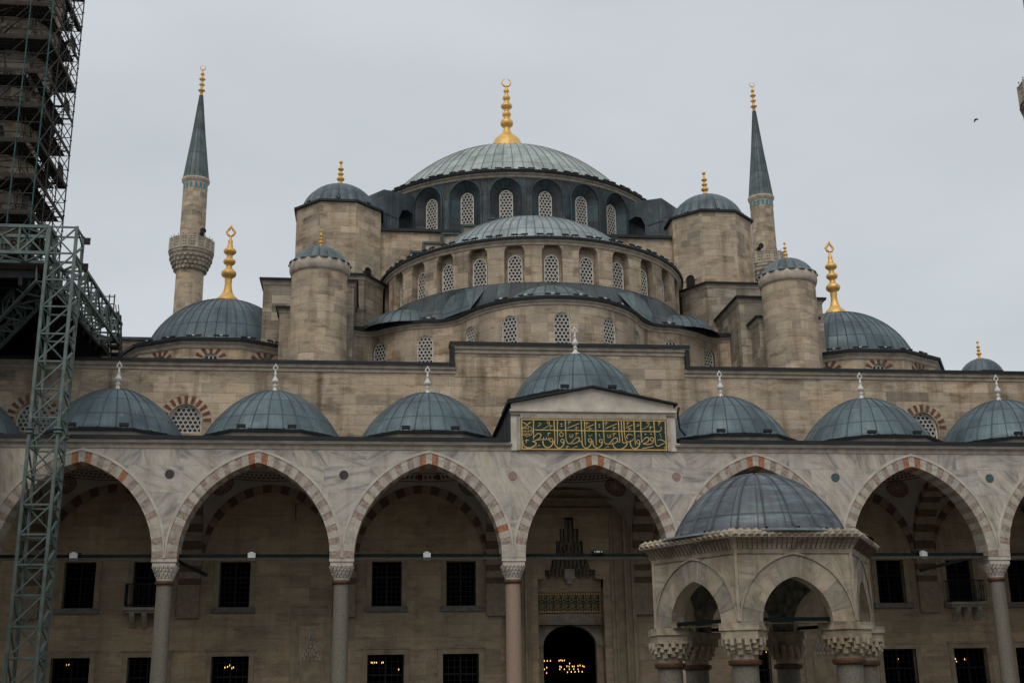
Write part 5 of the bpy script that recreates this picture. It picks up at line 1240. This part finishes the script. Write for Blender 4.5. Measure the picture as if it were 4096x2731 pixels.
# ================================================================== steel tower, beams, scaffold at the left
def lattice(mb, p0, p1, w, h, n, t=.1, tb=.065, kind='z', up=(0, 0, 1)):
    a = Vector(p0); b = Vector(p1); d = (b - a).normalized(); u = Vector(up); u = Vector((0, 1, 0)) if abs(d.dot(u)) > .9 else u
    x = d.cross(u).normalized(); y = x.cross(d); L = (b - a).length
    cr_ = [(-1, -1), (1, -1), (1, 1), (-1, 1)]
    P = lambda k, s_: a + d * (L * k / n) + x * (w / 2 * cr_[s_][0]) + y * (h / 2 * cr_[s_][1])
    for s_ in range(4): mb.bar(P(0, s_), P(n, s_), t, t, 0, up)
    for k in range(n + 1):
        for s_ in range(4): mb.bar(P(k, s_), P(k, (s_ + 1) % 4), tb, tb)
    for k in range(n):
        for s_ in range(4):
            q = (s_ + 1) % 4; fl = (k % 2 == 0) if kind == 'z' else (s_ % 2 == 0)
            if fl: mb.bar(P(k, s_), P(k + 1, q), tb, tb)
            else: mb.bar(P(k, q), P(k + 1, s_), tb, tb)
tw = thing('lattice_tower', 'tall green steel lattice tower standing in front of the portico', 'steel tower', (-20.43, -1.45, 0))
def tower():
    x0, x1, y0, y1 = -20.93, -19.93, -2.0, -.95; H = 18.9; n = 18
    lg = []
    for (x, y) in ((x0, y0), (x1, y0), (x1, y1), (x0, y1)):
        b = MB(); b.bar((x, y, 0), (x, y, H + .04), .11, .11); b.build('leg', 'green_steel', tw); lg.append((x, y))
    for side in range(4):
        p, q = lg[side], lg[(side + 1) % 4]; b = MB(); f = -.004 if side % 2 else .004
        for k in range(n + 1): z = H * k / n; b.bar((*p, z + f), (*q, z + f), .06, .06)
        for k in range(n):
            z0_, z1_ = H * k / n, H * (k + 1) / n
            if side == 0: b.bar((*p, z0_), (*q, z1_), .055, .055)
            elif side == 2: b.bar((*q, z1_), (*p, z0_), .055, .055) if k % 2 else b.bar((*q, z0_), (*p, z1_), .055, .055)
            else:
                m_ = ((p[0] + q[0]) / 2, (p[1] + q[1]) / 2)
                if side == 1: b.bar((*p, (z0_)), (*q, z0_ + (z1_ - z0_) * .62), .10, .05); b.bar((*q, z0_ + (z1_ - z0_) * .62), (*p, z1_), .05, .05)
                else: b.bar((*p, z0_), (*q, z1_), .055, .055)
        b.build('bracing', 'green_steel', tw)
    b = MB()
    for z in (10.98, 11.12):
        for (x, y) in lg: b.box(x - .13, x + .13, y - .13, y + .13, z, z + .06)
    b.build('splice_plate', 'green_steel', tw)
    b = MB()
    for z in (18.75, 17.7):
        b.box(x1 + .04, x1 + .28, y1 - .03, y1 + .0, z - .14, z + .14)
        for zz in (-.08, .08): b.tube((x1 + .2, y1 - .05, z + zz), (x1 + .2, y1 + .03, z + zz), .03, 6)
    b.build('end_plate', 'black', tw)
tower()
bm = MB(); lattice(bm, (-30, -1.475, 18.37), (-21.0, -1.475, 18.37), 1.05, 1.05, 9, .12, .07); tag(bm.build('lattice_beam', 'green_steel'), 'level green lattice beam running left from the head of the steel tower', 'steel beam', 'steel lattice beams')
bm = MB(); lattice(bm, (-20.45, -.75, 17.45), (-20.45, 7.3, 17.45), .9, 1.0, 8, .11, .07); tag(bm.build('lattice_beam', 'green_steel'), 'green lattice beam reaching back from the steel tower to the wall top', 'steel beam', 'steel lattice beams')
bm = MB(); lattice(bm, (-21.2, -.6, 17.5), (-27, 7.5, 15.6), .9, .8, 9, .11, .06); tag(bm.build('lattice_beam', 'green_steel'), 'slanting dark green lattice strut in the shade under the platform', 'steel beam', 'steel lattice beams')
pl = thing('work_platform', 'dark timber work platform carried by the green steel beams beside the minaret', 'platform', (-26, 4, 17))
b = MB(); b.box(-33, -21.35, -.8, 11.6, 17.62, 17.8)
for k in range(31): b.box(-33, -21.3, -.8 + .39 * k, -.8 + .39 * k + .3, 17.8, 17.84)
b.build('deck', 'deck', pl)
b = MB()
for k in range(10): b.box(-33, -21.5, -.7 + 1.25 * k, -.55 + 1.25 * k, 17.3, 17.62)
for k in range(6): b.box(-30 + 1.55 * k, -29.85 + 1.55 * k, -.7, 11.4, 17.0, 17.3)
b.build('joist', 'black', pl)
b = MB()
rows = []
for i in range(15): rows.append([(-33 + 11.5 * i / 14, 11.3 + .1 * sin(i * 1.9) + .05 * j, 17.3 - .52 * j) for j in range(4)])
b.grid(rows, None, 0, True); b.grid([[(-21.6 - .30 * j + .07 * sin(i * 2.1), 2.6 + 8.8 * i / 9, 17.4 - .5 * j) for j in range(4)] for i in range(10)], None, 0, True)
b.build('net_shade_sheet', 'netting', pl)
b = MB(); b.box(-33, -23.4, 7.4, 7.6, 16.3, 17.3); b.box(-23.6, -23.4, 7.6, 11.4, 16.3, 17.3); b.build('site_hoarding', 'netting', pl)
# access stair at the end of the rear beam
ac = thing('access_stair', 'black steel access stair with handrails beside the small left portico finial', 'stair', (-20.2, 7.3, 16.25))
b = MB()
for y in (7.0, 7.55):
    for x0_, x1_ in ((-21.0, -20.2), (-20.55, -19.95)): pass
    b.bar((-20.62, y, 18.45), (-20.35, y, 16.2), .06, .1); b.bar((-20.12, y, 18.45), (-19.9, y, 16.2), .06, .1)
b.build('stringer', 'black', ac)
b = MB()
for k in range(7): z = 16.5 + .31 * k; x = -20.36 - .26 * (k / 7); b.box(x, x + .46, 6.98, 7.57, z, z + .045)
b.build('tread', 'black', ac)
b = MB()
for x in (-21.15, -20.55, -20.33): b.bar((x, 7.0, 18.2), (x, 7.0, 19.25), .05)
for z in (18.45, 18.8, 19.15): b.bar((-21.6, 7.0, z), (-20.3, 7.0, z), .04)
for dx in (0, .12): b.bar((-20.25 + dx, 6.95, 18.75), (-19.9 + dx * .6, 6.95, 16.95), .035); 
b.bar((-19.9, 6.95, 16.95), (-19.92, 6.95, 16.25), .035); b.bar((-19.83, 6.95, 16.95), (-19.86, 6.95, 16.25), .035)
b.box(-21.5, -20.3, 6.9, 7.6, 18.4, 18.46)
b.build('handrail', 'scaf_pole', ac)
# scaffold round the minaret
sf = thing('scaffold', 'tall tube scaffold with plank decks wrapped round the left minaret', 'scaffold', (-26, 8.4, 17.84))
XR, XI, YF, YB = -23.95, -24.95, 5.8, 11.0; LV = [20.775 + 1.745 * k for k in range(10)]; ZT = 38.6
posts = [(XR, y) for y in (5.8, 7.5, 9.25, 11.0)] + [(XI, y) for y in (5.8, 6.85, 9.25, 11.0)] + [(x, YF) for x in (-26.5, -28.0, -29.5)] + [(x, 6.85) for x in (-26.5, -28.0, -29.5)] + [(x, YB) for x in (-26.5, -28.0)] + [(x, 10.0) for x in (-26.5, -28.0)]
for i, (x, y) in enumerate(posts):
    b = MB(); b.tube((x, y, 17.84), (x, y, ZT), .032, 6)
    for k in range(23): z = 18.1 + .805 * k; b.revolve((x, y), [(.03, z), (.062, z + .01), (.062, z + .05), (.03, z + .06)], 6)
    b.build('pole', 'scaf_green' if i % 4 == 0 else 'scaf_pole', sf)
for z in LV + [19.31]:
    for (x0_, x1_, y0_, y1_) in ((XI + .02, XR - .02, YF, YB), (-29.6, XI, YF, 7.28), (-29.6, XI, 9.95, YB), (-29.6, -27.5, 7.3, 9.9)):  # front deck widened, rear and left decks added to shade the shaft
        b = MB(); along_x = (x1_ - x0_) > (y1_ - y0_)
        n = 5; rd = random.Random(int(z * 31 + x0_ * 7))
        for k in range(n):
            if rd.random() < .22: continue
            if along_x: w_ = (y1_ - y0_) / n; b.box(x0_, x1_, y0_ + w_ * k, y0_ + w_ * k + w_ * .88, z, z + .05)
            else: w_ = (x1_ - x0_) / n; b.box(x0_ + w_ * k, x0_ + w_ * k + w_ * .88, y0_, y1_, z, z + .05)
        for k in range(4):
            if along_x: xx = x0_ + (x1_ - x0_) * (k + .5) / 4; b.box(xx - .03, xx + .03, y0_, y1_, z - .07, z)
            else: yy = y0_ + (y1_ - y0_) * (k + .5) / 4; b.box(x0_, x1_, yy - .03, yy + .03, z - .07, z)
        b.build('deck', 'deck', sf)
b = MB(); R_t = .024
for z in LV + [19.31]:
    for dz in (0, .5, 1.0):
        b.tube((XR, YF, z + dz), (XR, YB, z + dz), R_t, 5); b.tube((-29.6, YF, z + dz), (XR, YF, z + dz), R_t, 5); b.tube((-28.2, YB, z + dz), (XR, YB, z + dz), R_t, 5); b.tube((XI, 6.85, z + dz), (XI, YB, z + dz), R_t, 5)
    for k in range(3):
        y0_, y1_ = (5.8, 7.5, 9.25)[k], (7.5, 9.25, 11.0)[k]
        b.tube((XR, y0_, z), (XR, y1_, z + 1.745), R_t, 5); b.tube((XI, y1_, z), (XI, y0_, z + 1.745), R_t, 5); b.tube((XI, y0_, z), (XR, y0_, z + 1.745), R_t, 5)
    b.tube((XI, YB, z + 1.745), (XR, YB, z), R_t, 5); b.tube((-26.5, YB, z), (XI, YB, z + 1.745), R_t, 5)
    for xx in (-28.0, -26.5): b.tube((xx, YF, z), (xx + 1.5, YF, z + 1.745), R_t, 5)
    # ladder
    for s_ in (0, .35): b.tube((XI + .3 + s_, 10.3, z), (XI + .3 + s_, 9.8, z + 1.745), .018, 5)
    for q in range(6): b.tube((XI + .3, 10.3 - .5 * q / 6, z + 1.745 * q / 6), (XI + .65, 10.3 - .5 * q / 6, z + 1.745 * q / 6), .014, 4)
rs_ = random.Random(9)
for q in range(240):
    z = rs_.choice(LV) + rs_.uniform(0, 1.2); y = rs_.uniform(YF, YB - 1)
    if q % 2: xx = rs_.uniform(-29.4, -26.4); b.tube((xx, YF + rs_.choice((0, 1.0)), z), (xx + rs_.uniform(.8, 2.2), YF + rs_.choice((0, 1.0)), z + rs_.uniform(-.4, 1.5)), R_t, 5)
    else: b.tube((rs_.choice((XR, XI)), y, z), (rs_.choice((XR, XI)), y + rs_.uniform(.3, 1.6), z + rs_.uniform(-.2, 1.6)), R_t, 5)
for q in range(46):      # boards stacked and leaning on the decks
    z = rs_.choice(LV) + .06
    if q % 2: xx = rs_.uniform(-29, -25.4); y = rs_.uniform(YF + .2, 7.1); b.bar((xx, y, z), (xx + rs_.uniform(-.5, .5), y + .3, z + rs_.uniform(.7, 1.5)), rs_.uniform(.1, .3), .03)
    else: y = rs_.uniform(7, 10.6); b.bar((XI + .2, y, z), (XI + rs_.uniform(.1, .8), y + rs_.uniform(-.5, .5), z + rs_.uniform(.6, 1.4)), rs_.uniform(.1, .35), .03)
so = b.build('bracing', 'scaf_pole', sf); so['kind'] = 'stuff'
for k, z in enumerate(LV):
    b = MB(); b.box(XR - .02, XR - .005, YF, YB, z + .05, z + .22); b.box(-29.6, XR, YF - .01, YF + .01, z + .05, z + .22)
    if k % 2: b.face([(XR - .06, 9.3, z + .1), (XR - .06, 10.7, z + .1), (XR - .1, 10.5, z + .95), (XR - .1, 9.6, z + .9)])
    b.box(XI - .03, XI, 6.85, 10.9, z + .05, z + (.45 if k % 2 else .22)); b.box(-29.6, XI, 6.84, 6.87, z + .05, z + (.2 if k % 2 else .4)); b.build('toe_board', 'deck', sf)
    if k % 3 != 1:
        b = MB(); x0_ = -29.6 + .9 * (k % 4); b.grid([[(x0_ + (XI - x0_) * i / 12, 7.32 + .05 * sin(i * 2.3 + k), z + .06 + .42 * j) for j in range(3)] for i in range(13)], None, 0, True); b.build('net_shade_sheet', 'netting', sf)  # net sheets added only to darken the shaft between the decks

# ================================================================== lamps, light bars, chandeliers, bird
FLB = ['white floodlight hooked on the tie rod behind the steel tower', 'white floodlight on the tie rod of the second bay from the left', 'brightest white floodlight, on the tie rod of the bay left of the portal', 'flat silver lamp fitting on the tie rod in front of the portal', 'white floodlight on the tie rod right of the fountain']
for (x, fl), lab in zip(((-19.55, 0), (-13.1, 0), (-6.55, 1), (.05, 2), (13.19, 3)), FLB):
    t = thing('floodlight', lab, 'floodlight', (x, .36, 6.92), .25 if fl == 3 else 0, 'floodlights on the tie rods', True)
    b = MB(); b.box(-.26, .26, -.02, .04, .03, .07); b.box(-.16, -.13, -.02, .14, -.02, .05); b.box(.13, .16, -.02, .14, -.02, .05); b.build('bracket', 'black', t)
    if fl == 2:
        b = MB(); b.box(-.22, .22, -.12, .0, .06, .11); b.build('housing', 'black', t); b = MB(); b.box(-.14, -.1, -.13, -.12, .03, .07); b.box(-.06, .08, -.135, -.12, .03, .08); b.box(.13, .17, -.13, -.12, .03, .07); b.build('lens', 'lens', t)
    else:
        b = MB(); b.prism([(-.14, -.16), (.14, -.16), (.13, -.02), (-.13, -.02)], -.24, .03); b.box(-.08, .06, -.14, -.02, .03, .07); b.build('housing', 'lamp', t)
        b = MB(); b.face([(-.11, -.167, -.20), (.11, -.167, -.20), (.11, -.167, -.01), (-.11, -.167, -.01)]); b.build('lens', 'lens' if fl == 1 else 'lamp', t)
for (p, q, lab) in (((15.98, .7, 6.89), (14.35, 3.2, 6.5), 'black steel arm slanting back from the last column capital on the right'), ((-15.85, .7, 6.68), (-15.0, 2.4, 6.35), 'short black steel arm behind the first column capital from the left')):
    b = MB(); b.bar(p, q, .1, .12); b.bar(p, (p[0], p[1] - .3, p[2] + .02), .14, .1); tag(b.build('steel_arm', 'black'), lab, 'bracket')
b = MB(); b.bar((-11.95, YW - .12, 9.75), (-11.92, YW - .12, 9.1), .035); b.bar((-11.95, YW - .12, 9.75), (-11.95, YW, 9.75), .03); tag(b.build('wall_rod', 'black'), 'thin black rod fixed high on the wall in the second bay', 'rod')
def bars(c, R, z, angs, L_, label, group, name='light_bar'):
    first = None
    for a in angs:
        loc = (c[0] + R * sin(a), c[1] - R * cos(a), z)
        if first is None:
            b = MB(); b.box(-L_ / 2, L_ / 2, -.04, .04, .07, .14, 0); b.box(-L_ * .09, L_ * .09, -.045, .03, .085, .135, 1)
            for x in (-L_ * .35, -L_ * .14, L_ * .14, L_ * .35): b.box(x - .015, x + .015, -.02, .02, -.02, .07, 0)
            first = b.build(name, ['black', 'lens'], None, loc, a); tag(first, label, 'light bar', group)
        else: dup(first, None, loc, a)
bars(MD, RD + .22, 31.38, [radians(-60 + 8.0 * k + 4) for k in range(15)], .98, 'slim black light bar with white middle along the edge of the great dome', 'light bars of the great dome')
bars(SEMI, R8 + .16, 23.62, [radians(-72 + 8.7 * k) for k in range(18)], .85, 'slim black light bar with white middle along the edge of the half dome', 'light bars of the half dome')
for (u0, n) in ((2.2, 5), (7.9, 7), (17.0, 4)):
    pass
fw_ = None
for u in [wave_u(x) for x in (-8.3, -7.2, -6.05, -2.75, -1.65, -.4, .95, 2.2, 3.2, 3.95, 6.2, 7.3, 8.4)]:
    x, y, a = wave_at(u, .02); loc = (x, y, 19.7)
    if fw_ is None:
        b = MB(); b.box(-.36, .36, -.04, .04, .07, .13, 0); b.box(-.09, .09, -.05, .03, .08, .14, 1); b.box(-.25, -.22, -.02, .02, -.02, .07, 0); b.box(.22, .25, -.02, .02, -.02, .07, 0)
        fw_ = b.build('light_bar', ['black', 'lens'], None, loc, a); tag(fw_, 'small black light bar on the rippling gutter of the lowest tier', 'light bar', 'light bars of the lowest tier')
    else: dup(fw_, None, loc, a)
for s_, nm in ((-1, 'left'), (1, 'right')):
    bars((s_ * 16.3, 14.4), 4.9, 18.06, [radians(-75 + 15 * k + 5) for k in range(11)], .72, 'slim black light bar with white middle along the edge of the %s corner dome' % nm, 'light bars of the %s corner dome' % nm)
    bars((s_ * 10.84, 19.2), 2.36, 28.4, [radians(-90 + 45 * k) for k in range(5)], .22, 'tiny black lamp on the dome edge of the %s corner turret' % nm, 'lamps of the %s corner turret' % nm, 'dome_lamp')
bx = None; DN = {-19.5: 'first', -13: 'second', -6.5: 'third', 0: 'tall central', 6.5: 'fifth', 13: 'sixth', 19.5: 'last'}
for x in BX:
    for s_ in (-1, 1):
        loc = (x * .985 + s_ * .98, YC - 3.0 if x else YC - 3.05, 11.82 if x else 13.58)
        lab = '%s black box lamp at the foot of the %s small dome of the portico' % ('left' if s_ < 0 else 'right', DN[x])
        if bx is None:
            b = MB(); b.box(-.17, .17, -.08, .08, .05, .17); b.box(-.13, -.1, -.03, .03, -.04, .05); b.box(.1, .13, -.03, .03, -.04, .05); bx = b.build('box_lamp', 'black', None, loc); tag(bx, lab, 'lamp', 'box lamps on the portico domes')
        else: dup(bx, None, loc, None, lab)
# lit lamps inside
bulb_me = MB(); bulb_me.revolve((0, 0), [(.001, -.03), (.012, -.018), (.016, .004), (.010, .028), (.001, .055)], 8)
BM = None
def bulb(parent, loc):
    global BM
    if BM is None: BM = bulb_me.build('bulb', 'bulb', parent, loc); return BM
    return dup(BM, parent, loc)
def lamp_group(label, pts, y, parent_loc):
    t = thing('chandelier', label, 'chandelier', parent_loc, 0, 'lit chandeliers inside the hall', True)
    xs = [p[0] for p in pts]; zs = [p[1] for p in pts]; zc = min(zs) - .1; xm = sum(xs) / len(xs); rr = max(.15, (max(xs) - min(xs)) / 2 + .05)
    b = MB(); b.path([(xm - parent_loc[0] + rr * cos(2 * pi * q / 24), rr * sin(2 * pi * q / 24), zc - parent_loc[2]) for q in range(24)], .02, 5, 0, True)
    for q in range(4): b.tube((xm - parent_loc[0] + rr * cos(pi / 2 * q), rr * sin(pi / 2 * q), zc - parent_loc[2]), (xm - parent_loc[0], 0, zc - parent_loc[2] + 2.2), .008, 4)
    for x, z in pts: b.tube((x - parent_loc[0], 0, zc - parent_loc[2]), (x - parent_loc[0], 0, z - parent_loc[2] - .05), .008, 4)
    b.build('iron_ring', 'black', t)
    for x, z in pts: bulb(t, (x - parent_loc[0], 0, z - parent_loc[2]))
DOOR = [(1828, 1357), (1857, 1357), (1887, 1357), (1968, 1357), (1985, 1352), (1998, 1357), (2017, 1354), (1850, 1420), (1828, 1436), (1848, 1470), (1975, 1412), (1987, 1418), (1973, 1437), (2016, 1437), (2040, 1410), (2060, 1412), (2067, 1384), (2062, 1437), (2092, 1412), (2108, 1412), (2105, 1437), (2145, 1408), (2165, 1403), (2145, 1439), (2190, 1408), (2202, 1416), (2044, 1466), (2080, 1463), (2115, 1463), (2150, 1460), (2183, 1463)]
lamp_group('large ring chandelier with many warm bulbs glowing inside the main door', [(-9.706 + .004957 * a, 9.677 - .004761 * b_) for a, b_ in DOOR], 11, (.4, 11, 3.0))
for lab, pts in (('small lit chandelier seen through the lower window of the second bay', [(-14.87, 3.04), (-14.76, 3.07), (-14.67, 3.13), (-14.58, 3.01), (-14.51, 3.04)]),
                 ('row of lit bulbs seen through the lower window left of the portal bay', [(-8.58, 3.18), (-8.52, 3.17), (-8.43, 3.18), (-8.35, 3.17), (-8.12, 3.16), (-8.06, 3.18), (-7.38, 2.87)]),
                 ('single lit bulb seen through a lower window just right of the fountain', [(15.53, 3.06)]),
                 ('cluster of lit bulbs seen through the lower window by the right column', [(18.29, 3.03), (18.33, 2.92), (18.74, 3.01), (18.84, 2.98)]),
                 ('pair of lit bulbs seen through the lower window behind the steel tower', [(-21.51, 3.22), (-21.42, 3.23)]),
                 ('single lit bulb seen through the arch of the fountain', [(9.3, 3.43)])):
    lamp_group(lab, pts, 9, (pts[0][0], 9, pts[0][1]))
bd = MB()
bd.revolve((0, 0), [(.001, -.16), (.05, -.09), (.07, 0), (.05, .09), (.03, .13), (.001, .17)], 8)
bo = bd.build('bird', 'bird', None, (29.1, 20, 36.49)); bo.rotation_euler = (0.2, radians(62), .3); tag(bo, 'small dark bird flying alone in the sky at the right', 'bird')
wgs = MB()
for s_ in (-1, 1): wgs.face([(-.03, s_ * .03, .08), (-.03, s_ * .03, -.07), (.08, s_ * .20, -.08), (.11, s_ * .24, 0), (.07, s_ * .17, .06)])
w_ = wgs.build('wing', 'bird', None); w_.parent = bo
